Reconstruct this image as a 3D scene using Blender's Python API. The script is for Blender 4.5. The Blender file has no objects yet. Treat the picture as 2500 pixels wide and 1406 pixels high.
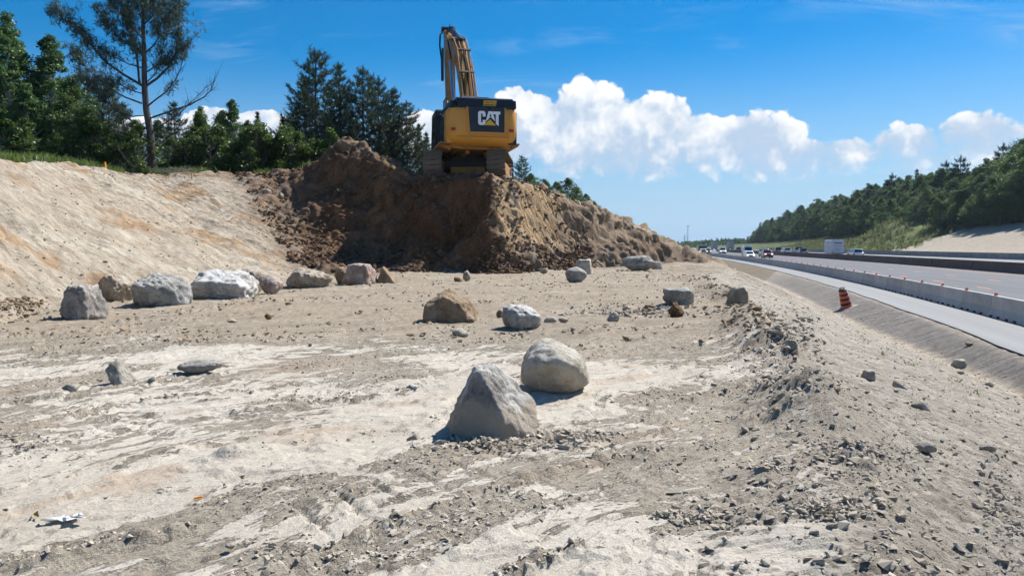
import bpy, bmesh, math, random
import numpy as np
from mathutils import Vector, Matrix

R = math.radians
scene = bpy.context.scene
C = scene.collection

# ------------------------------------------------------------------ camera
FPX, UC, VC, HZ = 1850.0, 1250.0, 703.0, 600.0        # focal length in photo pixels, centre, horizon row
EYE = 1.6
PITCH = math.atan((VC - HZ) / FPX)
cam_d = bpy.data.cameras.new('camera'); cam = bpy.data.objects.new('camera', cam_d); C.objects.link(cam)
cam_d.sensor_width = 36.0; cam_d.lens = FPX / 2500.0 * 36.0
cam_d.clip_start = 0.1; cam_d.clip_end = 6000
cam.location = (0, 0, EYE); cam.rotation_euler = (R(90) - PITCH, 0, 0)
scene.camera = cam

# ------------------------------------------------------------------ light and exposure
SUN_AZ, SUN_EL = R(50), R(50)                          # azimuth from +Y towards +X
sun_dir = Vector((math.sin(SUN_AZ) * math.cos(SUN_EL), math.cos(SUN_AZ) * math.cos(SUN_EL), math.sin(SUN_EL)))
sd = bpy.data.lights.new('sun', 'SUN'); sd.energy = 5.0; sd.angle = R(0.53); sd.color = (1.0, 0.965, 0.915)
so = bpy.data.objects.new('sun', sd); C.objects.link(so)
so.rotation_euler = (-sun_dir).to_track_quat('-Z', 'Y').to_euler()
scene.view_settings.view_transform = 'Standard'; scene.view_settings.look = 'None'
scene.view_settings.exposure = 0.70; scene.view_settings.gamma = 1.0
scene.view_settings.use_curve_mapping = False
scene.render.engine = 'CYCLES'
scene.cycles.max_bounces = 6; scene.cycles.transparent_max_bounces = 8
scene.cycles.volume_bounces = 0
scene.cycles.use_adaptive_sampling = True; scene.cycles.adaptive_threshold = 0.025

world = bpy.data.worlds.new('World'); scene.world = world; world.use_nodes = True
NT = world.node_tree

class S:
    """a node socket with arithmetic"""
    def __init__(s, sock, nt): s.s = sock; s.nt = nt
    def _m(s, op, *a):
        n = s.nt.nodes.new('ShaderNodeMath'); n.operation = op
        for i, v in enumerate((s,) + a):
            if isinstance(v, S): s.nt.links.new(v.s, n.inputs[i])
            else: n.inputs[i].default_value = v
        return S(n.outputs[0], s.nt)
    def __add__(s, o): return s._m('ADD', o)
    def __sub__(s, o): return s._m('SUBTRACT', o)
    def __mul__(s, o): return s._m('MULTIPLY', o)
    def __truediv__(s, o): return s._m('DIVIDE', o)
    def max(s, o): return s._m('MAXIMUM', o)
    def min(s, o): return s._m('MINIMUM', o)
    def pow(s, o): return s._m('POWER', o)
    def smax(s, o, k): return s._m('SMOOTH_MAX', o, k)
    def atan2(s, o): return s._m('ARCTAN2', o)
    def asin(s): return s._m('ARCSINE')
    def rng(s, a, b, c=0.0, d=1.0, smooth=True):
        n = s.nt.nodes.new('ShaderNodeMapRange'); n.interpolation_type = 'SMOOTHSTEP' if smooth else 'LINEAR'; n.clamp = True
        for i, v in ((0, s), (1, a), (2, b), (3, c), (4, d)):
            if isinstance(v, S): s.nt.links.new(v.s, n.inputs[i])
            else: n.inputs[i].default_value = v
        return S(n.outputs[0], s.nt)

def nnoise(nt, vec, scale, detail=4.0, rough=0.5, dist=0.0, dim='3D', out='Fac'):
    n = nt.nodes.new('ShaderNodeTexNoise'); n.noise_dimensions = dim
    if vec is not None: nt.links.new(vec, n.inputs['Vector'])
    n.inputs['Scale'].default_value = scale; n.inputs['Detail'].default_value = detail
    n.inputs['Roughness'].default_value = rough; n.inputs['Distortion'].default_value = dist
    return S(n.outputs[out], nt)

def nvor(nt, vec, scale, feature='F1', detail=0.0, rough=0.5, smooth=None, rnd=1.0):
    n = nt.nodes.new('ShaderNodeTexVoronoi'); n.feature = feature
    if vec is not None: nt.links.new(vec, n.inputs['Vector'])
    n.inputs['Scale'].default_value = scale; n.inputs['Randomness'].default_value = rnd
    if 'Detail' in n.inputs: n.inputs['Detail'].default_value = detail; n.inputs['Roughness'].default_value = rough
    if smooth is not None and 'Smoothness' in n.inputs: n.inputs['Smoothness'].default_value = smooth
    return S(n.outputs['Distance'], nt)

def nmix(nt, fac, a, b):
    n = nt.nodes.new('ShaderNodeMix'); n.data_type = 'RGBA'
    for i, v in ((0, fac), (6, a), (7, b)):
        if isinstance(v, S): nt.links.new(v.s, n.inputs[i])
        elif hasattr(v, 'is_output'): nt.links.new(v, n.inputs[i])
        else: n.inputs[i].default_value = v if i == 0 else (tuple(v) + (1,))[:4]
    return S(n.outputs[2], nt)

def nvec(nt, x, y, z=0.0):
    n = nt.nodes.new('ShaderNodeCombineXYZ')
    for i, v in enumerate((x, y, z)):
        if isinstance(v, S): nt.links.new(v.s, n.inputs[i])
        else: n.inputs[i].default_value = v
    return n.outputs[0]

def pix_dir(u, v):
    cx, cy = (u - UC) / FPX, (VC - v) / FPX
    c, s = math.cos(PITCH), math.sin(PITCH)
    return Vector((cx, c + cy * s, cy * c - s))

def azel(u, v):
    d = pix_dir(u, v).normalized()
    return math.atan2(d.x, d.y), math.asin(d.z)

def build_sky():
    nt = NT; nt.nodes.clear()
    out = nt.nodes.new('ShaderNodeOutputWorld')
    sky = nt.nodes.new('ShaderNodeTexSky'); sky.sky_type = 'NISHITA'; sky.sun_disc = False
    sky.sun_elevation = SUN_EL; sky.sun_rotation = SUN_AZ
    sky.altitude = 300; sky.air_density = 1.0; sky.dust_density = 0.35; sky.ozone_density = 3.2
    hs = nt.nodes.new('ShaderNodeHueSaturation'); hs.inputs['Saturation'].default_value = 1.62
    nt.links.new(sky.outputs[0], hs.inputs['Color'])
    bg1 = nt.nodes.new('ShaderNodeBackground'); bg1.inputs[1].default_value = 0.072
    nt.links.new(hs.outputs[0], bg1.inputs[0])
    tc = nt.nodes.new('ShaderNodeTexCoord'); sep = nt.nodes.new('ShaderNodeSeparateXYZ')
    nt.links.new(tc.outputs['Generated'], sep.inputs[0])
    X, Y, Z = (S(sep.outputs[i], nt) for i in range(3))
    az, el = X.atan2(Y), Z.asin()
    gen = tc.outputs['Generated']
    # cumulus banks: (u, v, ru, rv) measured on the photograph, turned to azimuth and elevation
    banks = [(1275, 305, 125, 100), (1440, 300, 140, 100), (1600, 330, 140, 95), (1700, 350, 110, 75), (1835, 355, 135, 92),
             (1560, 385, 330, 58), (1925, 395, 160, 58), (2050, 385, 130, 50), (1090, 325, 120, 62),
             (2225, 368, 135, 74), (2375, 350, 150, 78), (2280, 405, 190, 62), (2540, 385, 90, 50),
             (520, 305, 75, 50), (640, 310, 80, 46), (380, 325, 130, 40), (2800, 380, 140, 60)]
    F = None; T = None
    for (u, v, ru, rv) in banks:
        a0, e0 = azel(u, v); a1, _ = azel(u + ru, v); _, e1 = azel(u, v - rv)
        ra, re = a1 - a0, e1 - e0
        da = (az - a0) * (1 / ra); de = (el - e0) * (1 / re)
        f = (da * da + de * de) * -1.0 + 1.0
        F = f if F is None else F.smax(f, 0.15)
    # the rest of the sky carries scattered banks of the same kind low over the horizon
    nb = nnoise(nt, nvec(nt, X * 2.2, Y * 2.2, 0.7), 1.0, 1.0)
    back = Y.rng(0.66, 0.5)                                # away from the directions in view
    de = (el - 0.13) * 11.0
    Fb = (nb - 0.5) * 6.0 - de * de
    F = F.max((Fb + 2.0) * back - 2.0)
    F = F.max(-2.5)
    def billow(vec):
        a = nvor(nt, vec, 26.0, 'F1', 2.0, 0.55)
        b = nnoise(nt, vec, 13.0, 6.0, 0.66)
        return a * -1.0 + 0.55 + (b - 0.5) * 1.7
    wv = nt.nodes.new('ShaderNodeVectorMath'); wv.operation = 'MULTIPLY_ADD'
    wn = nt.nodes.new('ShaderNodeTexNoise'); wn.inputs['Scale'].default_value = 30.0; wn.inputs['Detail'].default_value = 4.0
    nt.links.new(gen, wn.inputs['Vector'])
    nt.links.new(wn.outputs['Color'], wv.inputs[0]); wv.inputs[1].default_value = (0.022,) * 3
    nt.links.new(gen, wv.inputs[2])
    off = nt.nodes.new('ShaderNodeVectorMath'); off.operation = 'ADD'
    nt.links.new(wv.outputs[0], off.inputs[0]); off.inputs[1].default_value = (0.009, 0.0, 0.012)
    B0 = billow(wv.outputs[0])
    B1 = nnoise(nt, off.outputs[0], 13.0, 4.0, 0.66) * 1.7 - 0.85
    B2 = nnoise(nt, wv.outputs[0], 13.0, 4.0, 0.66) * 1.7 - 0.85
    D = F * 1.3 + B0 * 1.05 + 0.44
    # crisp above, ragged and thin towards the base
    soft = el.rng(0.085, 0.14, 1.1, 0.26)
    mask = (D / soft).rng(0.0, 1.0)
    thin = (el + B0 * 0.03).rng(0.05, 0.112, 0.0, 1.0)
    mask = mask * thin
    lit = (B2 - B1) * 1.5 + (B0 - B2) * 0.9 + 0.72
    hgt = el.rng(0.09, 0.19, -0.10, 0.22, False)
    core = D.rng(0.1, 1.6, 0.34, -0.10) * el.rng(0.10, 0.15, 0.3, 1.0)
    shade = (lit + hgt + core).rng(0.12, 1.02)
    ccol = nmix(nt, shade, (0.50, 0.63, 0.80), (1.0, 1.0, 1.0))
    # thin high wisps
    cir = nnoise(nt, nvec(nt, X / (Z + 0.25) * 1.2, Y / (Z + 0.25) * 3.0, 3.0), 1.6, 5.0, 0.62, 0.6)
    wisp = cir.rng(0.48, 0.76, 0.0, 0.5) * el.rng(0.1, 0.26)
    a0, e0 = azel(952, 176)
    da, de2 = (az - a0) * 46.0, (el - e0 + (az - a0) * 0.35) * 105.0
    puff = ((da * da + de2 * de2) * -1.0 + 1.0 + (B0 * 1.3)).rng(0.3, 1.6, 0.0, 0.7)
    wisp = wisp.max(puff)
    haze = el.rng(-0.02, 0.26, 0.93, 0.0)                    # pale air towards the horizon
    wisp = wisp.max(haze)
    bgw = nt.nodes.new('ShaderNodeBackground'); bgw.inputs[0].default_value = (0.42, 0.68, 0.98, 1); bgw.inputs[1].default_value = 0.53
    bg2 = nt.nodes.new('ShaderNodeBackground'); bg2.inputs[1].default_value = 0.64
    nt.links.new(ccol.s, bg2.inputs[0])
    m1 = nt.nodes.new('ShaderNodeMixShader'); m2 = nt.nodes.new('ShaderNodeMixShader')
    nt.links.new(wisp.s, m1.inputs[0]); nt.links.new(bg1.outputs[0], m1.inputs[1]); nt.links.new(bgw.outputs[0], m1.inputs[2])
    nt.links.new(mask.s, m2.inputs[0]); nt.links.new(m1.outputs[0], m2.inputs[1]); nt.links.new(bg2.outputs[0], m2.inputs[2])
    nt.links.new(m2.outputs[0], out.inputs[0])
build_sky()
world.cycles.sampling_method = 'MANUAL'; world.cycles.sample_map_resolution = 256

# ------------------------------------------------------------------ numpy noise
def _h(ix, iy, iz, seed):
    h = (ix.astype(np.int64) * 374761393 + iy.astype(np.int64) * 668265263 + iz.astype(np.int64) * 2147483647 + seed * 1274126177) & 0xffffffff
    h = ((h ^ (h >> 13)) * 1274126177) & 0xffffffff
    h = ((h ^ (h >> 16)) * 2246822519) & 0xffffffff
    return (h ^ (h >> 15)) & 0xffff

_G2 = np.array([(math.cos(a), math.sin(a)) for a in np.linspace(0, 2 * math.pi, 64, endpoint=False)])
_rs = np.random.RandomState(5); _G3 = _rs.normal(size=(64, 3)); _G3 /= np.linalg.norm(_G3, axis=1)[:, None]

def pn2(x, y, seed=0):
    xi, yi = np.floor(x), np.floor(y); xf, yf = x - xi, y - yi
    u, v = xf * xf * xf * (xf * (xf * 6 - 15) + 10), yf * yf * yf * (yf * (yf * 6 - 15) + 10)
    z = np.zeros_like(xi)
    def g(dx, dy):
        k = _h(xi + dx, yi + dy, z, seed) & 63
        return _G2[k, 0] * (xf - dx) + _G2[k, 1] * (yf - dy)
    a = g(0, 0) * (1 - u) + g(1, 0) * u; b = g(0, 1) * (1 - u) + g(1, 1) * u
    return (a * (1 - v) + b * v) * 1.5

def pn3(x, y, z, seed=0):
    xi, yi, zi = np.floor(x), np.floor(y), np.floor(z); xf, yf, zf = x - xi, y - yi, z - zi
    f = lambda t: t * t * t * (t * (t * 6 - 15) + 10)
    u, v, w = f(xf), f(yf), f(zf)
    def g(dx, dy, dz):
        k = _h(xi + dx, yi + dy, zi + dz, seed) & 63
        return _G3[k, 0] * (xf - dx) + _G3[k, 1] * (yf - dy) + _G3[k, 2] * (zf - dz)
    c = []
    for dz in (0, 1):
        a = g(0, 0, dz) * (1 - u) + g(1, 0, dz) * u; b = g(0, 1, dz) * (1 - u) + g(1, 1, dz) * u
        c.append(a * (1 - v) + b * v)
    return (c[0] * (1 - w) + c[1] * w) * 1.5

def fbm2(x, y, o=4, seed=0, gain=0.5):
    s, a = 0.0, 1.0
    for i in range(o):
        s = s + a * pn2(x * 2 ** i, y * 2 ** i, seed + i * 7); a *= gain
    return s

def fbm3(x, y, z, o=4, seed=0, gain=0.5):
    s, a = 0.0, 1.0
    for i in range(o):
        s = s + a * pn3(x * 2 ** i, y * 2 ** i, z * 2 ** i, seed + i * 7); a *= gain
    return s

def sst(x, a, b):
    t = np.clip((x - a) / (b - a), 0, 1); return t * t * (3 - 2 * t)
def gau(x): return np.exp(-x * x)

# ------------------------------------------------------------------ mesh helpers
def new_obj(name, me, mat=None, parent=None):
    o = bpy.data.objects.new(name, me); C.objects.link(o)
    if mat is not None: me.materials.append(mat)
    if parent is not None: o.parent = parent
    return o

def np_mesh(name, verts, faces, smooth=False):
    me = bpy.data.meshes.new(name); n, k = faces.shape
    me.vertices.add(len(verts)); me.vertices.foreach_set('co', np.ascontiguousarray(verts, dtype=np.float32).ravel())
    me.loops.add(n * k); me.loops.foreach_set('vertex_index', np.ascontiguousarray(faces, dtype=np.int32).ravel())
    me.polygons.add(n); me.polygons.foreach_set('loop_start', np.arange(0, n * k, k, dtype=np.int32))
    try: me.polygons.foreach_set('loop_total', np.full(n, k, dtype=np.int32))
    except Exception: pass
    me.polygons.foreach_set('use_smooth', np.full(n, bool(smooth), dtype=bool))
    me.update(calc_edges=True)
    return me

class MB:
    def __init__(s): s.v = []; s.f = []
    def add(s, vs, fs):
        o = len(s.v); s.v += [tuple(v) for v in vs]; s.f += [tuple(i + o for i in f) for f in fs]; return s
    def box(s, c, d, rot=None):
        hx, hy, hz = d[0] / 2, d[1] / 2, d[2] / 2
        vs = [Vector((x, y, z)) for x in (-hx, hx) for y in (-hy, hy) for z in (-hz, hz)]
        if rot is not None: vs = [rot @ v for v in vs]
        c = Vector(c)
        return s.add([v + c for v in vs], [(0, 1, 3, 2), (4, 6, 7, 5), (0, 4, 5, 1), (2, 3, 7, 6), (0, 2, 6, 4), (1, 5, 7, 3)])
    def prism(s, poly, x0, x1, ax='x', poly2=None):
        """polygon in the two other axes, extruded from x0 to x1"""
        n = len(poly); q = poly2 or poly
        mk = {'x': lambda a, b, t: (t, a, b), 'y': lambda a, b, t: (a, t, b), 'z': lambda a, b, t: (a, b, t)}[ax]
        vs = [mk(a, b, x0) for a, b in poly] + [mk(a, b, x1) for a, b in q]
        fs = [tuple(range(n))[::-1], tuple(range(n, 2 * n))] + [(i, (i + 1) % n, n + (i + 1) % n, n + i) for i in range(n)]
        return s.add(vs, fs)
    def tube(s, pts, rad, n=8, cap=True):
        pts = [Vector(p) for p in pts]; m = len(pts)
        if not hasattr(rad, '__len__'): rad = [rad] * m
        ref = None; vs = []
        for i, p in enumerate(pts):
            t = (pts[min(i + 1, m - 1)] - pts[max(i - 1, 0)])
            if t.length < 1e-9: t = Vector((0, 0, 1))
            t.normalize()
            if ref is None: ref = Vector((1, 0, 0)) if abs(t.x) < 0.8 else Vector((0, 1, 0))
            a = (ref - t * ref.dot(t)).normalized(); b = t.cross(a); ref = a
            for k in range(n):
                an = 2 * math.pi * k / n
                vs.append(p + (a * math.cos(an) + b * math.sin(an)) * rad[i])
        fs = [(i * n + k, i * n + (k + 1) % n, (i + 1) * n + (k + 1) % n, (i + 1) * n + k) for i in range(m - 1) for k in range(n)]
        if cap: fs += [tuple(range(n))[::-1], tuple(range((m - 1) * n, m * n))]
        return s.add(vs, fs)
    def lathe(s, prof, n=20, c=(0, 0, 0), ax='z'):
        vs = []; m = len(prof)
        for r, z in prof:
            for k in range(n):
                a = 2 * math.pi * k / n; x, y = r * math.cos(a), r * math.sin(a)
                p = {'z': (x, y, z), 'x': (z, x, y), 'y': (y, z, x)}[ax]
                vs.append((p[0] + c[0], p[1] + c[1], p[2] + c[2]))
        fs = [(i * n + k, i * n + (k + 1) % n, (i + 1) * n + (k + 1) % n, (i + 1) * n + k) for i in range(m - 1) for k in range(n)]
        fs += [tuple(range(n))[::-1], tuple(range((m - 1) * n, m * n))]
        return s.add(vs, fs)
    def mesh(s, name, bevel=0.0, smooth=False, M=None, seg=2):
        vs = s.v if M is None else [M @ Vector(v) for v in s.v]
        me = bpy.data.meshes.new(name); me.from_pydata(vs, [], s.f)
        bm = bmesh.new(); bm.from_mesh(me); bmesh.ops.recalc_face_normals(bm, faces=bm.faces)
        if bevel:
            es = [e for e in bm.edges if len(e.link_faces) == 2 and e.calc_face_angle(0) > 0.5]
            bmesh.ops.bevel(bm, geom=es, offset=bevel, segments=seg, affect='EDGES', profile=0.6, clamp_overlap=True)
        bm.to_mesh(me); bm.free()
        if smooth:
            for p in me.polygons: p.use_smooth = True
            if hasattr(me, 'set_sharp_from_angle'): me.set_sharp_from_angle(angle=R(38))
        return me
    def build(s, name, mat, parent=None, bevel=0.0, smooth=False, M=None, seg=2):
        return new_obj(name, s.mesh(name, bevel, smooth, M, seg), mat, parent)

def tag(o, label=None, cat=None, group=None, kind=None):
    for k, v in (('label', label), ('category', cat), ('group', group), ('kind', kind)):
        if v: o[k] = v
    return o
def empty(name, loc=(0, 0, 0), rz=0.0):
    o = bpy.data.objects.new(name, None); C.objects.link(o); o.location = loc; o.rotation_euler = (0, 0, rz); o.empty_display_size = 0.2
    return o
KIDS = {}
def copy_tree(o, parent=None):
    c = o.copy(); C.objects.link(c); c.parent = parent
    for ch in list(o.children): copy_tree(ch, c)
    return c

# ------------------------------------------------------------------ materials
def mat_new(name):
    m = bpy.data.materials.new(name); m.use_nodes = True
    nt = m.node_tree; b = nt.nodes['Principled BSDF']
    b.inputs['Specular IOR Level'].default_value = 0.3
    return m, nt, b
def add_bump(nt, b, h, strength, dist):
    bp = nt.nodes.new('ShaderNodeBump'); bp.inputs['Strength'].default_value = strength; bp.inputs['Distance'].default_value = dist
    nt.links.new(h.s, bp.inputs['Height']); nt.links.new(bp.outputs[0], b.inputs['Normal']); return bp

def paint(name, col, rough=0.45, metal=0.0, dirt=0.25, dcol=(0.30, 0.24, 0.17), scale=3.0, spec=0.4, coat=0.0):
    """paint or plastic with dust and wear"""
    m, nt, b = mat_new(name)
    tc = nt.nodes.new('ShaderNodeTexCoord')
    n = nnoise(nt, tc.outputs['Object'], scale, 6.0, 0.65)
    f = n.rng(0.42, 0.75, 0.0, dirt)
    n2 = nnoise(nt, tc.outputs['Object'], scale * 6, 4.0, 0.6)
    c = nmix(nt, f, col, dcol)
    c = nmix(nt, (n2 - 0.5) * 0.25 + 0.06, c, tuple(x * 0.55 for x in col))
    nt.links.new(c.s, b.inputs['Base Color'])
    nt.links.new((f * 0.5 + rough).s, b.inputs['Roughness'])
    b.inputs['Metallic'].default_value = metal; b.inputs['Specular IOR Level'].default_value = spec
    if coat: b.inputs['Coat Weight'].default_value = coat; b.inputs['Coat Roughness'].default_value = 0.08
    return m
def flat(name, col, rough=0.6, metal=0.0, emit=None, es=1.0):
    m, nt, b = mat_new(name); b.inputs['Base Color'].default_value = tuple(col) + (1,)
    b.inputs['Roughness'].default_value = rough; b.inputs['Metallic'].default_value = metal
    if emit: b.inputs['Emission Color'].default_value = tuple(emit) + (1,); b.inputs['Emission Strength'].default_value = es
    return m

# ------------------------------------------------------------------ where things stand: road, ditch, bench, slopes
def Bx(y): return 9.6 + 0.15 * y + 14.0 * (1 - np.exp(-y / 70.0))
def Bs(y): return 0.15 + 0.2 * np.exp(-y / 70.0)
def road_d(x, y): return (x - Bx(y)) * np.cos(np.arctan(Bs(y)))
def road_pt(y, d):
    p = math.atan(float(Bs(y))); return float(Bx(y)) + d * math.cos(p), y - d * math.sin(p)
def road_z(d): return -1.15 + 0.024 * np.clip(d, 0, 36)
def ditch_d(y): return np.interp(y, [0, 10, 17, 29, 41, 80, 200], [-3.3, -3.4, -3.7, -4.7, -5.2, -5.5, -6.0])

CX, CY = -1.0, 17.0
TOE = [(-8.0, -10), (-9.2, 6), (-9.5, 14), (-9.8, 17), (-9.6, 20), (-8.6, 24), (-7.2, 30), (-5.6, 32.6), (-3.4, 33.2), (-2.1, 32.9), (-1.0, 31.6), (0.2, 31.9), (1.5, 33.5), (3, 34.8), (6, 38.3), (9.5, 43.5)]
CRE = [(-15, -14), (-15.7, 6), (-16, 14), (-16.5, 19), (-17, 25), (-18.2, 33), (-18.8, 39), (-16, 42), (-12.5, 42.3), (-9, 40.3), (-6.2, 38.6), (-4.4, 37.6), (-2.5, 37.0), (-0.8, 36.3), (0.4, 36.2), (1.6, 38), (5, 41.8), (9, 46), (12, 50)]
def _pol(L):
    a = np.array([math.atan2(x - CX, y - CY) for x, y in L]); r = np.array([math.hypot(x - CX, y - CY) for x, y in L])
    return a, r
TA, TR = _pol(TOE); KA, KR = _pol(CRE)

def bench_z(x, y): return 0.0165 * np.clip(y - 6, 0, 40)
def face_t(x, y):
    a = np.arctan2(x - CX, y - CY); r = np.hypot(x - CX, y - CY)
    w = 0.35 * fbm2(x * 0.5, y * 0.5, 3, 31)
    rt = np.interp(a, TA, TR) + w * 0.6; rk = np.interp(a, KA, KR) + w * 0.5
    beyond = a > 0.43
    t = (r - rt) / np.maximum(rk - rt, 0.5)
    return np.where(beyond, -1.0, t), a

def hf(x, y, parts=False):
    x = np.asarray(x, float); y = np.asarray(y, float)
    d = road_d(x, y); dd = ditch_d(y) - d
    # plateau (old ground level) and the long cut slope down to the highway ditch
    zl = np.interp(y, [-20, 10, 25, 40, 60], [3.9, 4.1, 4.55, 5.4, 5.6])
    zp = zl + (5.12 - zl) * sst(x, -14, -8)
    zp = zp + 0.22 * fbm2(x * 0.15, y * 0.15, 3, 3) * sst(np.hypot(x + 2.4, y - 40), 4, 9)
    zp = zp + 1.95 * gau((x + 8.7) / 2.3) * gau((y - 40.6) / 1.9) + 0.55 * gau((x + 6.3) / 1.2) * gau((y - 39.2) / 1.2) + 0.35 * gau((x + 11.8) / 2) * gau((y - 41.8) / 1.5)
    sl = 0.33 + 0.115 * sst(y, 27, 37) - 0.026 * sst(y, 41, 50)
    side = -1.7 + sl * np.maximum(dd, 0)
    hill = -np.log(np.exp(-2.2 * np.minimum(zp, 20)) + np.exp(-2.2 * np.minimum(side, 20))) / 2.2
    hill = np.minimum(hill, zp)
    zb = bench_z(x, y)
    t, a = face_t(x, y)
    tc = np.clip(t, 0, 1)
    fL = sst(tc, -0.12, 1.0) * 0.35 + tc * 0.65
    fL = np.where(t < 0, 0, fL - (sst(np.array(0.0), -0.12, 1.0) * 0.35) * (1 - tc))
    fF = np.interp(tc, [0, 0.12, 0.45, 0.8, 1.0], [0, 0.06, 0.27, 0.82, 1.0])
    fS = np.interp(tc, [0, 0.12, 0.48, 0.74, 0.88, 1.0], [0, 0.05, 0.20, 0.90, 0.96, 1.0])
    wS = sst(x, -6.8, -5.0) * (1 - sst(x, -1.0, 0.0)); fF = fF * (1 - wS) + fS * wS
    wN = gau((x + 0.75 + 0.25 * fbm2(x * 0.8, y * 0.8, 3, 33)) / 0.85); fF = fF * (1 - wN) + (0.85 * tc + 0.15 * sst(tc, 0, 1)) * wN
    wf = sst(a, -0.62, -0.36)
    f = fL * (1 - wf) + fF * wf
    topz = np.where(t >= 1, np.maximum(zp, zb), np.maximum(zp, zb))
    cut = zb + (topz - zb) * f
    # buttress, scoop and slumped earth on the working face
    win = sst(t, 0.05, 0.35) * (1 - sst(t, 0.8, 1.02))
    rag = 0.45 * fbm2(x * 0.8, y * 0.8, 3, 33)
    nose = sst(t, 0.05, 0.4) * (1 - sst(t, 0.75, 1.02))
    cut = cut + 0.45 * gau((x + 0.8 + rag + 0.12 * (36 - y)) / 0.6) * nose
    cut = cut - 0.5 * gau((x + 3.2) / 1.35) * win * sst(t, 0.4, 0.2)
    cut = cut + 0.95 * gau((x + 3.7) / 0.9) * gau((y - 34.1) / 0.45) + 0.6 * gau((x + 2.2) / 0.8) * gau((y - 33.9) / 0.5)
    cut = cut + 0.35 * gau((x - 0.6) / 1.2) * gau((y - 34.0) / 0.7)
    cut = cut + 0.30 * gau((x + 5.2) / 1.3) * gau((y - 33.6) / 0.9)
    cut = np.where(t < -0.9, zb, cut)
    land = np.minimum(hill, cut)
    # windrow of clods along the brink
    brink = (zb + 1.7) / sl
    wn = np.clip(0.55 + 1.1 * pn2(x * 0.45, y * 0.45, 77), 0, 1.3)
    land = land + 0.24 * gau((dd - brink - 0.25) / 0.45) * wn * sst(y, 3, 8) * (1 - sst(y, 28, 33))
    land = land + 0.16 * gau((dd - brink) / 0.5) * wn * (1 - sst(y, 6, 9))
    # ditch, road bed, far bank
    db = -2.7
    q = np.clip((d - ditch_d(y)) / np.maximum(db - ditch_d(y), 0.3), 0, 1)
    zr = -1.7 + 0.53 * sst(q, -0.1, 1.0)
    bank_h = np.interp(y, [0, 60, 140, 260, 500, 900], [8.5, 8.2, 7.6, 5.8, 3.5, 2.0])
    bs = np.clip((d - 37.5) / 26.0, 0, 1)
    zr = np.where(d > -2.45, road_z(d) - 0.14, zr)
    zr = zr + np.where(d > 36, 0.14, 0) + bank_h * (sst(bs, 0, 1) * 0.5 + bs * 0.5)
    zr = zr + np.where(d > 63, np.clip(d - 63, 0, 200) * 0.06, 0) * (1 - sst(y, 300, 700))
    # grassy mound at the foot of the far bank
    zr = zr + 5.4 * gau((x - 106) / 9.5) * gau((y - 211) / 13.0) * sst(d, 35.5, 43)
    z = np.where(dd > 0, land, zr)
    if parts: return z, dict(d=d, dd=dd, t=t, a=a, wf=wf, brink=brink, side=side, hill=hill, cut=cut, zb=zb, q=q, zp=zp)
    return z

def track_flow(x, y):
    """along and across the machine's tracks: wide arcs about a far turning point"""
    rr = np.hypot(x - 14.0, y + 9.0); th = np.arctan2(x - 14.0, y + 9.0)
    return th * 20.0 + 0.25 * fbm2(x * 0.6, y * 0.6, 3, 12), rr + 0.35 * fbm2(x * 0.35, y * 0.35, 3, 11)

def crumb_density(x, y, P, al, ac):
    """where the bench is broken into crumbs: torn patches, ridges beside the tracks, the brink"""
    n = fbm2(al * 0.45, ac * 1.0, 5, 51, 0.6)
    patch = sst(n, 0.24, 0.42)
    rightish = sst(x - 0.28 * y, -0.6, 1.0) * (1 - sst(y, 15, 20))
    patch = np.maximum(patch, rightish * sst(fbm2(al * 0.6, ac * 1.2, 5, 57, 0.6), 0.08, 0.3))
    rid = np.abs(((ac + 0.25 * pn2(al * 0.7, ac * 0.4, 97)) / 1.15) % 1.0 - 0.5) * 2.0
    rid = sst(rid, 0.84, 0.95) * sst(fbm2(al * 0.35, ac * 0.6, 3, 98), 0.0, 0.2)
    brk = gau((P['dd'] - P['brink'] - 0.2) / 0.55) * sst(fbm2(x * 0.7, y * 0.7, 3, 305), -0.3, 0.1) * (y < 29)
    onb = sst(P['dd'] - P['brink'], -0.6, 0.0) * (P['t'] < 0.0)
    return np.clip(np.maximum(np.maximum(patch * 0.8, rid), brk) * onb, 0, 1), rid * onb, brk * onb

def gz(x, y): return float(hf(np.array([x]), np.array([y]))[0])
_YS = np.exp(np.linspace(math.log(1.5), math.log(900), 5000))
def ground_hit(u, v):
    d = pix_dir(u, v); k = _YS / d.y
    x, y, z = d.x * k, _YS, EYE + d.z * k
    g = hf(x, y); hit = z <= g
    i = np.argmax(hit) if hit.any() and np.argmax(hit) > 0 else int(np.argmin(np.where(y < 70, z - g, 1e9)))
    return (float(x[i]), float(y[i]), float(g[i]))
def at(u, v, Y):
    d = pix_dir(u, v); k = Y / d.y
    return Vector((d.x * k, Y, EYE + d.z * k))
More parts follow.
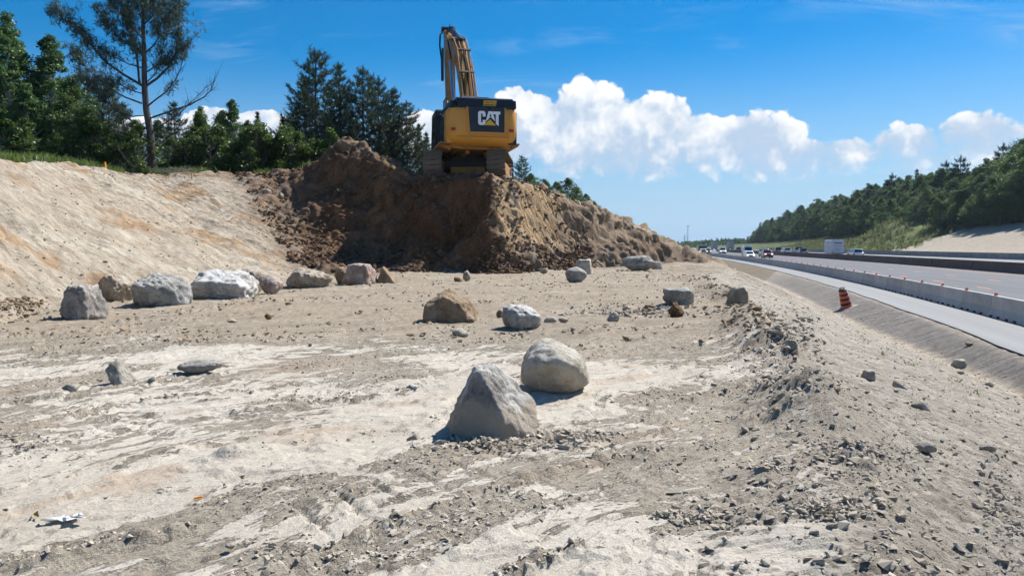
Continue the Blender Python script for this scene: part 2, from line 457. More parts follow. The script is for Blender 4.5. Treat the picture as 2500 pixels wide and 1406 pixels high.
# ================================================================== GROUND
def soil_material():
    m, nt, b = mat_new('soil')
    b.inputs['Roughness'].default_value = 0.95; b.inputs['Specular IOR Level'].default_value = 0.15
    at_ = nt.nodes.new('ShaderNodeAttribute'); at_.attribute_name = 'soil_colour'
    fl = nt.nodes.new('ShaderNodeAttribute'); fl.attribute_name = 'flow'
    mk = nt.nodes.new('ShaderNodeAttribute'); mk.attribute_name = 'soil_mask'
    sp = nt.nodes.new('ShaderNodeSeparateXYZ'); nt.links.new(fl.outputs['Vector'], sp.inputs[0])
    ms = nt.nodes.new('ShaderNodeSeparateXYZ'); nt.links.new(mk.outputs['Vector'], ms.inputs[0])
    al, ac = S(sp.outputs[0], nt), S(sp.outputs[1], nt)
    clay, rough, bench = (S(ms.outputs[i], nt) for i in range(3))
    tc = nt.nodes.new('ShaderNodeTexCoord'); ob = tc.outputs['Object']
    st1 = nnoise(nt, nvec(nt, al * 0.7, ac * 1.9, 0.0), 1.0, 9.0, 0.68, 0.25)      # smeared mud, long along the track
    st2 = nnoise(nt, nvec(nt, al * 4.0, ac * 10.0, 3.0), 1.0, 6.0, 0.72, 0.2)
    gr = nnoise(nt, ob, 9.0, 8.0, 0.72)
    fg = nnoise(nt, ob, 42.0, 5.0, 0.7)
    big = nnoise(nt, ob, 0.35, 3.0, 0.5)
    so3 = nt.nodes.new('ShaderNodeSeparateXYZ'); nt.links.new(ob, so3.inputs[0])
    ck = nvor(nt, nvec(nt, al * 3.0 + (gr - 0.5) * 1.0, ac * 5.5 + (gr - 0.5) * 1.2, 0.0), 1.0, 'DISTANCE_TO_EDGE')
    crack = ck.rng(0.0, 0.022, 1.0, 0.0)
    base = S(at_.outputs['Color'], nt)
    st3 = nnoise(nt, nvec(nt, al * 3.2, ac * 7.0, 7.0), 1.0, 9.0, 0.74, 0.3)
    off = (bench * -1.0 + 1.0)
    sk = nnoise(nt, nvec(nt, S(so3.outputs[0], nt) * 1.2 + S(so3.outputs[1], nt) * 0.25, S(so3.outputs[1], nt) * 4.0 + S(so3.outputs[0], nt) * 1.6, 2.0), 1.0, 8.0, 0.75, 0.3)
    v = (sk - 0.5) * off * 2.4 + (st1 - 0.5) * 1.1 + (st3 - 0.5) * 1.5 + (gr - 0.5) * 1.2 + (fg - 0.5) * 0.9
    dark = nmix(nt, v.rng(-0.55, 0.55), (0.58, 0.56, 0.53), (1.22, 1.22, 1.22))
    mul = nt.nodes.new('ShaderNodeMix'); mul.data_type = 'RGBA'; mul.blend_type = 'MULTIPLY'; mul.inputs[0].default_value = 1.0
    nt.links.new(base.s, mul.inputs[6]); nt.links.new(dark.s, mul.inputs[7])
    c = S(mul.outputs[2], nt)
    # pale dried clay skin, broken into flakes along the tracks
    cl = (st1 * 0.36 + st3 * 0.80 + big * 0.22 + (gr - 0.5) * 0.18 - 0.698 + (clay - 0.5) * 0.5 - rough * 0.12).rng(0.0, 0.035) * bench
    c = nmix(nt, cl * 0.88, c, nmix(nt, ((fg - 0.5) * 0.9 + (st2 - 0.5) * 1.8 + (big - 0.5) * 1.6 + 0.5).rng(0.0, 1.0), (0.405, 0.36, 0.295), (0.545, 0.50, 0.425)))
    # brown damp streaks
    br = (nnoise(nt, nvec(nt, al * 0.4, ac * 1.3, 9.0), 1.0, 7.0, 0.66, 0.6) - 0.54).rng(0.0, 0.12) * bench * 0.7
    c = nmix(nt, br, c, nmix(nt, st2, (0.27, 0.195, 0.13), (0.46, 0.37, 0.275)))
    c = nmix(nt, crack * bench * cl * big.rng(0.5, 0.62) * 0.8, c, (0.19, 0.16, 0.125))
    sc = (st2 * 0.6 + gr * 0.45 - 0.572).rng(0.0, 0.05) * 0.66  # dark flecks painted in for the shadows of small crumbs
    c = nmix(nt, sc, c, (0.17, 0.14, 0.11))
    spk = (fg * 0.6 + gr * 0.5 - 0.628).rng(0.0, 0.05) * 0.6  # finer speckles, crumb shadow put into the colour as well
    c = nmix(nt, spk, c, (0.15, 0.125, 0.10))
    c = nmix(nt, cl * (cl * -1.0 + 1.0) * 2.2, c, (0.20, 0.165, 0.125))         # shadow lines painted along the flake edges
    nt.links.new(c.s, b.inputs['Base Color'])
    h = (sk * off * 0.9 + gr * 0.55 + fg * 0.25 + st2 * 0.6 + st3 * 0.5) * (cl * -0.45 + 1.0) + cl * 0.58
    add_bump(nt, b, h, 1.0, 0.065)
    return m
SOIL = soil_material()

GRID = {}
def surf(x, y):
    """height of the finished, roughened ground sheet"""
    ys, cs, Z = GRID['ys'], GRID['cols'], GRID['Z']; a = x / (np.maximum(y, 0.5) + 3.0)
    i = np.clip(np.searchsorted(ys, y) - 1, 0, len(ys) - 2); j = np.clip(np.searchsorted(cs, a) - 1, 0, len(cs) - 2)
    u = (y - ys[i]) / (ys[i + 1] - ys[i]); v = (a - cs[j]) / (cs[j + 1] - cs[j])
    return Z[i, j] * (1 - u) * (1 - v) + Z[i, j + 1] * (1 - u) * v + Z[i + 1, j] * u * (1 - v) + Z[i + 1, j + 1] * u * v

def build_ground():
    cols = np.concatenate([np.linspace(-1.9, -0.76, 70, endpoint=False), np.linspace(-0.76, 0.76, 700, endpoint=False), np.linspace(0.76, 1.9, 70)])
    vrow = np.linspace(1560, 668, 430)
    y1 = (EYE) * FPX / (vrow - HZ); y1 = y1[y1 < 28]
    ys = np.concatenate([np.linspace(-12, y1[0], 24, endpoint=False), y1, np.arange(max(y1[-1] + 0.09, 20), 30, 0.13)])
    ys = np.concatenate([ys[ys < 29.9], np.arange(30, 34, 0.07), np.arange(34, 38.2, 0.03), np.arange(38.2, 44, 0.08), np.arange(44, 60, 0.4), np.exp(np.linspace(math.log(60), math.log(3200), 110))])
    Yg, Ag = np.meshgrid(ys, cols, indexing='ij')
    Xg = Ag * (np.maximum(Yg, 0.5) + 3.0)
    x, y = Xg.ravel(), Yg.ravel()
    z, P = hf(x, y, True)
    near = y < 90
    al, ac = track_flow(x, y)
    d, dd, t, wf, brink = P['d'], P['dd'], P['t'], P['wf'], P['brink']
    onbench = ((dd > brink) & (t < 0)).astype(float)
    bench = sst(dd - brink, -0.6, 0.5) * (1 - sst(t, -0.02, 0.08)) * (y < 46)
    mound = sst(t, -0.03, 0.05) * wf * (y < 60) * (dd > 0)
    right = sst(P['a'] + 0.04 * fbm2(x * 1.1, y * 1.1, 3, 147), 0.03, 0.12)
    slope = sst(t, -0.02, 0.06) * (1 - wf) * (1 - sst(t, 0.98, 1.06))
    side = (dd > 0) * (1 - bench) * sst(P['cut'] - P['hill'], -0.2, 0.3) * (1 - sst(-y, 0, 1))
    # relief
    rough, rid, brk = crumb_density(x, y, P, al, ac)
    r1 = fbm2(x * 3.5, y * 3.5, 4, 61, 0.6); r2 = np.abs(pn2(x * 8, y * 8, 71)) + 0.5 * np.abs(pn2(x * 16, y * 16, 72))
    st = pn2(al * 0.9, ac * 5.0, 81) + 0.5 * pn2(al * 2.0, ac * 11.0, 82)
    fadefar = 1 - sst(y, 60, 90)
    lump1 = np.abs(pn2(x * 5.5, y * 5.5, 73)) + 0.55 * np.abs(pn2(x * 11, y * 11, 74)) + 0.3 * np.abs(pn2(x * 23, y * 23, 75))
    dz = bench * (0.05 * fbm2(x * 0.3, y * 0.3, 3, 91) + rough * (0.014 + 0.03 * (lump1 - 0.35)) + 0.012 * st * (1 - 0.6 * rough) + 0.004 * (lump1 - 0.35))
    dz = dz + bench * rid * (0.03 + 0.03 * (lump1 - 0.2))
    # flakes: thin plates of dried mud with stepped edges
    fk = fbm2(al * 1.3, ac * 2.6, 4, 99, 0.6); dz = dz + bench * (1 - rough) * 0.016 * (sst(fk, 0.05, 0.10) + sst(fk, 0.38, 0.42))
    # grouser prints: short bars across the track
    lb = np.abs(pn2(x * 2.2, y * 2.2, 301)) + 0.6 * np.abs(pn2(x * 5, y * 5, 302)) + 0.4 * np.abs(pn2(x * 11, y * 11, 303))
    dz = dz + brk * 0.11 * (lb - 0.3)
    lane = gau((ac - 20.2) / 0.30) + gau((ac - 18.0) / 0.30) + gau((ac - 23.5) / 0.4) + gau((ac - 15.6) / 0.3)
    gr = sst(np.sin(al * 2 * math.pi / 0.33), 0.86, 0.97)
    dz = dz + bench * lane * gr * -0.03 * sst(fbm2(x * 0.7, y * 0.7, 2, 95), -0.1, 0.2)
    # scraped slope: rills running down, bucket teeth marks across
    rill = pn2(y * 1.6 + 0.25 * x, x * 0.22, 101) + 0.5 * pn2(y * 4.0 + 0.6 * x, x * 0.5, 102)
    dz = dz + slope * (0.12 * fbm2(x * 0.5, y * 0.5, 3, 103) + 0.07 * rill + 0.05 * (np.abs(pn2(x * 3, y * 3, 104)) * 2 - 0.5))
    sd = (dd > 0) * (1 - bench) * (1 - slope) * (1 - mound) * fadefar * (y > -5)
    dz = dz + sd * (0.03 * r1 + 0.035 * (r2 - 0.25)) * 1.0
    hs = side * sst(y, 30, 36) * fadefar * (0.25 + 0.75 * sst(P['hill'] - P['zb'], 0.5, 2.2))
    dz = dz + hs * (0.22 * fbm2(x * 0.9, y * 0.9, 5, 111, 0.6) + 0.12 * (np.abs(pn2(x * 3, y * 3, 113)) - 0.3) - 0.40 * sst(np.abs(pn2(x * 0.55 + y * 0.2, y * 0.35, 112)), 0.22, 0.0) * sst(P['cut'] - P['hill'], 2.2, 0.2))
    gb = (dd <= 0) * (d < -2.6) * fadefar
    dz = dz + gb * (0.02 * r1 + 0.02 * (r2 - 0.3))
    z = z + dz
    # earth face: lumps pushed along the normal, not just up
    sandy = np.clip(np.maximum(right * sst(t, 0.3, 0.5), sst(x + 0.05 * y + 0.5 * fbm2(x * 1.1, y * 1.1, 3, 146), 0.70, 1.25) * sst(t, 0.12, 0.35)), 0, 1) * (1 - sst(x + 0.5 * fbm2(x * 0.7, y * 0.7, 3, 145), 1.8, 3.4))
    lump = (0.34 * fbm3(x * 0.7, y * 0.7, z * 0.7, 4, 121) + 0.30 * (np.abs(pn3(x * 1.6, y * 1.6, z * 1.6, 131)) - 0.3) + 0.20 * (np.abs(pn3(x * 3.6, y * 3.6, z * 3.6, 141)) - 0.3)) * (1 - 0.72 * sandy)
    lump = lump + sandy * (0.035 * pn3(x * 5 + z, y * 5, z * 1.2, 143) + 0.10 * (np.abs(pn3(x * 3, y * 3, z * 3, 144)) - 0.3))
    apron = mound * (1 - sst(t, 0.3, 0.55))
    lump = lump + apron * 0.10 * (0.5 - np.abs(pn3(x * 3.0, y * 3.0, z * 3.0, 151)) * 2)
    pad = sst(np.hypot((x + 2.4) / 3.0, (y - 40.2) / 3.6), 0.8, 1.15)
    sh = (ys.size, cols.size)
    Z2 = z.reshape(sh)
    gy = np.gradient(Z2, axis=0) / np.maximum(np.gradient(Yg, axis=0), 1e-6)
    gx = np.gradient(Z2, axis=1) / np.maximum(np.gradient(Xg, axis=1), 1e-6)
    ln = np.sqrt(1 + gx ** 2 + gy ** 2)
    k = (mound * lump * pad + np.clip(hs, 0, 1) * 0.35 * lump).reshape(sh)
    X2 = Xg - gx / ln * k; Y2 = Yg - gy / ln * k; Z2 = Z2 + k / ln
    GRID.update(ys=ys, cols=cols, Z=Z2)
    # colours of the soils
    n1 = fbm2(x * 0.35, y * 0.35, 4, 201); n2 = fbm2(x * 1.3, y * 1.3, 3, 211); n3 = fbm2(al * 0.25, ac * 0.9, 4, 221)
    def C3(c): return np.array(c)[None, :]
    col = np.ones((x.size, 3)) * C3((0.37, 0.325, 0.255))
    def mixc(c, w): nonlocal col; w = np.clip(w, 0, 1)[:, None]; col = col * (1 - w) + C3(c) * w
    mixc((0.43, 0.38, 0.305), bench * (1 - sst(y, 7, 12)))
    mixc((0.335, 0.28, 0.21), bench * sst(y, 10.5, 14) * (0.75 + 0.4 * n3))
    mixc((0.375, 0.325, 0.26), bench * rough * 0.6)
    mixc((0.375, 0.32, 0.248), slope)
    mixc((0.36, 0.22, 0.105), slope * sst(n1 + 0.35 * n2 + 0.5 * gau((t - 0.35) / 0.22) * (y < 19) + 0.45 * sst(t, 0.75, 1.0), 0.28, 0.7) * 0.75)
    mixc((0.46, 0.42, 0.34), slope * sst(n3 + 0.3 * n2, 0.1, 0.4) * 0.6)
    mixc((0.23, 0.165, 0.105), slope * sst(n2 + n1, 0.5, 0.9) * 0.5)
    mixc((0.36, 0.325, 0.27), sd)
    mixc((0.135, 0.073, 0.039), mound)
    mixc((0.205, 0.116, 0.06), mound * sst(n2 + n1, -0.2, 0.6) * 0.8)
    mixc((0.26, 0.13, 0.055), mound * gau((x + 3.2) / 1.6) * gau((y - 34.0) / 0.6) * 0.9)
    mixc((0.12, 0.082, 0.055), mound * (1 - sst(t, 0.1, 0.4)) * 0.6)
    mixc((0.40, 0.275, 0.155), mound * sandy)
    mixc((0.27, 0.20, 0.135), mound * right * (1 - sandy) * sst(t, 0.25, 0.5))
    mixc((0.47, 0.365, 0.245), mound * sandy * sst(n2, 0.05, 0.4) * 0.6)
    mixc((0.215, 0.16, 0.115), mound * right * (1 - sst(t, 0.25, 0.5)))
    mixc((0.335, 0.265, 0.185), hs * (0.85 - 0.3 * n2))
    mixc((0.235, 0.175, 0.12), hs * sst(n2 + 0.6 * n1, 0.15, 0.5) * 0.8)
    top = (t > 1.02) * (dd > 0) * (P['cut'] - P['hill'] < 0.6) * (y > 0)
    mixc((0.12, 0.13, 0.06), sst(t, 1.04, 1.14) * (dd > 0) * (1 - wf) * 0.85)
    mixc((0.13, 0.10, 0.06), (t > 1.3) * (wf > 0.5) * 0.7)
    mixc((0.212, 0.195, 0.178), gb * sst(d - ditch_d(y), 0.05, 0.3))
    mixc((0.43, 0.37, 0.29), gau((d - ditch_d(y) + 0.1) / 0.28) * (y < 60) * (y > 0))
    mixc((0.33, 0.29, 0.24), gb * sst(d, -3.15, -2.8))
    # far side of the highway: sand, then grass
    fs = (d > 34).astype(float)
    mixc((0.40, 0.35, 0.28), fs)
    grass = fs * np.maximum(sst(y - 181 + 9 * n1 + 4 * n2, -2, 4), sst(d, 59, 63))
    mixc((0.12, 0.155, 0.05), grass)
    mixc((0.17, 0.19, 0.085), grass * sst(y, 215, 235))
    mixc((0.09, 0.11, 0.04), (y > 330) * 1.0)
    rough_m = np.maximum(rough * bench, np.maximum(mound, hs))
    clay = np.clip(0.62 - 0.42 * sst(y, 9.5, 15) + 0.6 * gau((x - 0.85 * (y - 6.6) + 0.9) / 0.55) * gau((y - 5.6) / 1.7) + 0.3 * gau((x + 0.2) / 2) * gau((y - 8) / 1.0) + 0.25 * n1, 0, 1.2)
    verts = np.stack([X2.ravel(), Y2.ravel(), Z2.ravel()], 1)
    nr, nc = sh
    idx = np.arange(nr * nc).reshape(sh)
    F = np.stack([idx[:-1, :-1], idx[:-1, 1:], idx[1:, 1:], idx[1:, :-1]], -1).reshape(-1, 4)
    # one sheet, cut into the pieces of the setting
    cell = F[:, 0]
    isM = (mound[cell] > 0.5) | ((y[cell] > 32.5) & (y[cell] < 60) & (dd[cell] > 0) & (P['hill'][cell] - P['zb'][cell] > 0.35) & (t[cell] < 1.6) & (wf[cell] > 0.5))
    isS = (t[cell] > 0) & (wf[cell] <= 0.5) & (dd[cell] > 0) & ~isM
    isV = (d[cell] > ditch_d(y[cell])) & (d[cell] < 34) & (y[cell] < 400)
    isR = (dd[cell] > -0.0) & (dd[cell] < brink[cell]) & ~isM & ~isS & (y[cell] < 400)
    isF = d[cell] >= 34
    kind = np.zeros(len(F), int); kind[isR] = 3; kind[isS] = 2; kind[isM] = 1; kind[isV] = 4; kind[isF] = 5
    names = ['ground', 'earth_mound', 'cut_slope', 'roadside_slope', 'ditch', 'far_bank']
    flow = np.stack([al, ac, np.zeros_like(al)], 1); mask = np.stack([clay, rough_m, bench], 1)
    for i, nm in enumerate(names):
        f = F[kind == i]
        if not len(f): continue
        used, inv = np.unique(f, return_inverse=True)
        me = np_mesh(nm, verts[used], inv.reshape(f.shape), True)
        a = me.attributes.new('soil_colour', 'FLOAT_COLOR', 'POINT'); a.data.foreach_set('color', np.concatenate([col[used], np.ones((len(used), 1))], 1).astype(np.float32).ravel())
        a = me.attributes.new('flow', 'FLOAT_VECTOR', 'POINT'); a.data.foreach_set('vector', flow[used].astype(np.float32).ravel())
        a = me.attributes.new('soil_mask', 'FLOAT_VECTOR', 'POINT'); a.data.foreach_set('vector', mask[used].astype(np.float32).ravel())
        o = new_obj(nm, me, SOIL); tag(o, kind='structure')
build_ground()

# ================================================================== ROADS
def asphalt(name, col, streak=0.5):
    m, nt, b = mat_new(name); b.inputs['Roughness'].default_value = 0.85
    uv = nt.nodes.new('ShaderNodeAttribute'); uv.attribute_name = 'flow'
    sp = nt.nodes.new('ShaderNodeSeparateXYZ'); nt.links.new(uv.outputs['Vector'], sp.inputs[0])
    al, ac = S(sp.outputs[0], nt), S(sp.outputs[1], nt)
    n1 = nnoise(nt, nvec(nt, al * 0.03, ac * 1.1, 0.0), 1.0, 5.0, 0.6); n2 = nnoise(nt, nvec(nt, al, ac, 0.0), 6.0, 5.0, 0.7)
    v = (n1 - 0.5) * 3 * streak + (n2 - 0.5) * 0.5 + 0.5
    c = nmix(nt, v.rng(0.0, 1.0, smooth=False), tuple(x * 0.68 for x in col), tuple(min(1, x * 1.32) for x in col))
    nt.links.new(c.s, b.inputs['Base Color']); add_bump(nt, b, n2, 0.4, 0.01)
    return m
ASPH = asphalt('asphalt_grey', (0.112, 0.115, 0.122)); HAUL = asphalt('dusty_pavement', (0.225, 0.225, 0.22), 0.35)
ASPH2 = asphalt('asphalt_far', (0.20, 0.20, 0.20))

ROWS_Y = np.concatenate([np.arange(-40, 120, 2.0), np.exp(np.linspace(math.log(120), math.log(1400), 70))])
def strip(name, d0, d1, mat, dz=0.0, nd=8, ys=ROWS_Y, parent=None, wob=0.0):
    ds = np.linspace(d0, d1, nd); vs = []; fl = []
    for yy in ys:
        w = wob * float(pn2(np.array([yy * 0.35]), np.array([3.3]), 9)[0])
        for k, dv in enumerate(ds):
            e = dv + (w if k == 0 else 0)
            px, py = road_pt(float(yy), e); vs.append((px, py, float(road_z(np.array(e))) + dz)); fl.append((yy, e, 0))
    n, m = len(ys), nd; idx = np.arange(n * m).reshape(n, m)
    F = np.stack([idx[:-1, :-1], idx[:-1, 1:], idx[1:, 1:], idx[1:, :-1]], -1).reshape(-1, 4)
    me = np_mesh(name, np.array(vs), F, True)
    a = me.attributes.new('flow', 'FLOAT_VECTOR', 'POINT'); a.data.foreach_set('vector', np.array(fl, dtype=np.float32).ravel())
    return new_obj(name, me, mat, parent)
haul = tag(strip('work_road', -2.75, -0.1, HAUL, 0.02, 4, wob=0.15), kind='structure')
road = tag(strip('road', -0.1, 15.4, ASPH, 0.0, 8), kind='structure')
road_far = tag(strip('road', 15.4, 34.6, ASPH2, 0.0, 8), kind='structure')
ORANGE = flat('orange_road_paint', (0.75, 0.20, 0.08), 0.7); WHITE_P = flat('white_road_paint', (0.7, 0.7, 0.68), 0.7)
def marking(d, y0, y1, mat, par, w=0.11, n=2):
    ys = np.linspace(y0, y1, n); o = strip('lane_marking', d - w / 2, d + w / 2, mat, 0.006, 2, ys, par); return o
for yy in np.arange(16, 130, 9.0): marking(1.9, yy, yy + 2.4, ORANGE, road, 0.13, 3)
for yy in np.arange(20, 170, 9.0): marking(5.6, yy, yy + 2.4, ORANGE, road, 0.13, 3)
for yy in np.arange(20, 170, 9.0): marking(9.3, yy, yy + 2.4, ORANGE, road, 0.13, 3)
marking(13.6, 5, 300, ORANGE, road, 0.13, 100)
for yy in np.arange(60, 200, 12.0): marking(20.4, yy, yy + 3, WHITE_P, road_far, 0.13, 3)
for yy in np.arange(60, 200, 12.0): marking(24.2, yy, yy + 3, WHITE_P, road_far, 0.13, 3)
marking(16.9, 5, 300, WHITE_P, road_far, 0.12, 100); marking(29.0, 5, 300, WHITE_P, road_far, 0.12, 100)

# ---- concrete barriers
def concrete(name, col, sc=2.0):
    m, nt, b = mat_new(name); b.inputs['Roughness'].default_value = 0.85
    tc = nt.nodes.new('ShaderNodeTexCoord'); oi = nt.nodes.new('ShaderNodeObjectInfo')
    n = nnoise(nt, tc.outputs['Object'], sc, 7.0, 0.65); n2 = nnoise(nt, tc.outputs['Object'], sc * 14, 4.0, 0.6)
    v = (n - 0.5) * 1.3 + (n2 - 0.5) * 0.4 + 0.5 + (S(oi.outputs['Random'], nt) - 0.5) * 0.35
    c = nmix(nt, v.rng(0.0, 1.0, smooth=False), tuple(x * 0.66 for x in col), tuple(x * 1.25 for x in col))
    nt.links.new(c.s, b.inputs['Base Color']); add_bump(nt, b, n2, 0.35, 0.01); return m
CONC = concrete('concrete_pale', (0.44, 0.42, 0.39)); CONC_B = concrete('concrete_brown', (0.155, 0.105, 0.082), 0.6); CONC_F = concrete('concrete_dusty', (0.26, 0.245, 0.225))
SLOT = flat('slot_shadow', (0.03, 0.03, 0.03), 0.9); REFL = flat('orange_reflector', (0.80, 0.16, 0.05), 0.35)
prof = [(-0.30, 0), (-0.30, 0.08), (-0.15, 0.33), (-0.085, 0.82), (0.085, 0.82), (0.15, 0.33), (0.30, 0.08), (0.30, 0)]
SEG = 3.7
def barrier_meshes(scale=1.0, wide=1.0):
    b = MB(); b.prism([(x * wide, z * scale) for x, z in prof], -SEG / 2 + 0.035, SEG / 2 - 0.035, 'y')
    me = b.mesh('concrete_barrier', 0.015)
    s = MB()
    s.box((0, 0, 0), (0.03, 0.30, 0.10))                       # forklift and drain slot at the foot
    ms = s.mesh('drain_slot')
    r = MB(); r.box((0, 0, 0.05), (0.11, 0.06, 0.12)); r.box((0, 0, -0.005), (0.14, 0.09, 0.02)); mr = r.mesh('reflector', 0.008)
    return me, ms, mr
bm_, bs_, br_ = barrier_meshes()
bm_.materials.append(CONC); bs_.materials.append(SLOT); br_.materials.append(REFL)
def arc_rows(y0, y1, step):
    out = []; y = y0
    while y < y1:
        out.append(y); s = float(Bs(y)); y += step / math.sqrt(1 + s * s)
    return out
def yaw_at(y): return -math.atan(float(Bs(y)))
rng = random.Random(4)
for y in arc_rows(3.0, 250, SEG):
    x0, y0 = road_pt(y, 0.0)
    o = bpy.data.objects.new('concrete_barrier', bm_); C.objects.link(o); o.location = (x0, y0, -1.15 + 0.0); o.rotation_euler = (0, 0, yaw_at(y) + rng.uniform(-.004, .004))
    tag(o, 'pale concrete barrier segment in the near row between work road and highway lanes', 'barrier', 'near row of concrete barriers')
    if y < 75:
        for k in (-1.25, -0.45, 0.45, 1.25):
            s = bpy.data.objects.new('drain_slot', bs_); C.objects.link(s); s.parent = o; s.location = (-0.294, k, 0.055)
    if y < 140:
        r = bpy.data.objects.new('reflector', br_); C.objects.link(r); r.parent = o; r.location = (0, SEG / 2 - 0.12, 0.82)
# dark median wall, cast in lengths
mw = MB(); Lm = 12.0
mw.prism([(-0.36, 0), (-0.36, 0.1), (-0.22, 0.4), (-0.16, 0.95), (0.16, 0.95), (0.22, 0.4), (0.36, 0.1), (0.36, 0)], -Lm / 2, Lm / 2 - 0.02, 'y')
mm = mw.mesh('median_wall', 0.02); mm.materials.append(CONC_B)
for y in arc_rows(-8, 330, Lm):
    x0, y0 = road_pt(y, 15.4)
    s = float(Bs(y)); yy = y
    o = bpy.data.objects.new('median_wall', mm); C.objects.link(o); o.location = (x0, y0, float(road_z(np.array(15.4))) - 0.01); o.rotation_euler = (0, 0, yaw_at(y))
    tag(o, 'tall dark brown concrete median wall length between the two carriageways', 'median wall', 'median wall lengths')
bf_, bsf_, _ = barrier_meshes(1.12); bf_.materials.append(CONC_F); bsf_.materials.append(SLOT)
for y in arc_rows(40, 330, SEG):
    x0, y0 = road_pt(y, 33.4)
    o = bpy.data.objects.new('concrete_barrier', bf_); C.objects.link(o); o.location = (x0, y0, float(road_z(np.array(33.4)))); o.rotation_euler = (0, 0, yaw_at(y))
    tag(o, 'dusty grey concrete barrier segment in the far row below the wooded bank', 'barrier', 'far row of concrete barriers')
# ================================================================== BOULDERS AND STONES
def rock_material(name, c1, c2, dust=(0.52, 0.48, 0.41), dustw=0.6, sc=4.0, foot=None):
    m, nt, b = mat_new(name); b.inputs['Roughness'].default_value = 0.9; b.inputs['Specular IOR Level'].default_value = 0.2
    tc = nt.nodes.new('ShaderNodeTexCoord'); ob = tc.outputs['Object']
    n1 = nnoise(nt, ob, sc, 7.0, 0.62, 0.3); n2 = nnoise(nt, ob, sc * 9, 6.0, 0.7); n3 = nnoise(nt, ob, sc * 0.6, 2.0, 0.5)
    c = nmix(nt, ((n1 - 0.5) * 3.0 + (n2 - 0.5) * 1.5 + 0.5).rng(0.0, 1.0), c1, c2)
    gn = nt.nodes.new('ShaderNodeNewGeometry'); sp = nt.nodes.new('ShaderNodeSeparateXYZ'); nt.links.new(gn.outputs['Normal'], sp.inputs[0])
    up = (S(sp.outputs[2], nt) * 0.55 + (n1 - 0.5) * 1.3 + (n3 - 0.5) * 1.2).rng(0.1, 0.55)
    c = nmix(nt, up * dustw, c, dust)
    sp2 = (n2 - 0.63).rng(0.0, 0.06)
    c = nmix(nt, sp2 * 0.5, c, tuple(x * 0.45 for x in c1))
    if foot:                                            # mud dried on below a ragged line
        so_ = nt.nodes.new('ShaderNodeSeparateXYZ'); nt.links.new(ob, so_.inputs[0])
        c = nmix(nt, (S(so_.outputs[2], nt) + (n1 - 0.5) * 0.55 + (n2 - 0.5) * 0.2 - foot[0]).rng(0.0, 0.05, 0.85, 0.0), c, nmix(nt, n2, foot[1], tuple(q * 0.72 for q in foot[1])))
    nt.links.new(c.s, b.inputs['Base Color'])
    n4 = nnoise(nt, ob, sc * 28, 4.0, 0.7)
    add_bump(nt, b, n1 * 0.9 + n2 * 0.5 + n4 * 0.2, 1.0, 0.06)
    return m
RK = {
 'grey': rock_material('rock_grey', (0.215, 0.195, 0.175), (0.40, 0.37, 0.33)),
 'bluegrey': rock_material('rock_bluegrey', (0.20, 0.195, 0.18), (0.43, 0.415, 0.385), (0.43, 0.41, 0.36), 0.5, 3.0),
 'tan': rock_material('rock_tan', (0.29, 0.225, 0.155), (0.44, 0.37, 0.285)),
 'pink': rock_material('rock_pink', (0.27, 0.19, 0.15), (0.42, 0.325, 0.27)),
 'white': rock_material('rock_white', (0.25, 0.235, 0.21), (0.54, 0.52, 0.485), (0.64, 0.625, 0.59), 0.75, 2.5),
 'cream': rock_material('rock_cream', (0.36, 0.31, 0.235), (0.52, 0.475, 0.395), (0.62, 0.58, 0.50), 0.7),
 'brown': rock_material('rock_brown', (0.19, 0.13, 0.08), (0.34, 0.245, 0.155), (0.37, 0.285, 0.19), 0.65),
 'rust': rock_material('rock_rust', (0.12, 0.07, 0.04), (0.25, 0.145, 0.075), (0.3, 0.2, 0.11), 0.3, 8.0),
 'clay': rock_material('rock_clay', (0.35, 0.31, 0.25), (0.50, 0.46, 0.385), (0.55, 0.51, 0.44), 0.6, 6.0),
 'pyramid': rock_material('rock_two_tone', (0.195, 0.175, 0.16), (0.41, 0.37, 0.325), (0.60, 0.57, 0.515), 0.75, 3.0, (0.30, (0.46, 0.385, 0.295))),
}
def ico(sub):
    bm = bmesh.new(); bmesh.ops.create_icosphere(bm, subdivisions=sub, radius=1.0)
    v = np.array([w.co[:] for w in bm.verts]); f = np.array([[w.index for w in p.verts] for p in bm.faces]); bm.free(); return v, f
ICO = {k: ico(k) for k in (1, 2, 3, 4, 5)}
ICO[0] = (np.array([(1, 0, 0), (-1, 0, 0), (0, 1, 0), (0, -1, 0), (0, 0, 1), (0, 0, -1)], float), np.array([(0, 2, 4), (2, 1, 4), (1, 3, 4), (3, 0, 4), (2, 0, 5), (1, 2, 5), (3, 1, 5), (0, 3, 5)]))
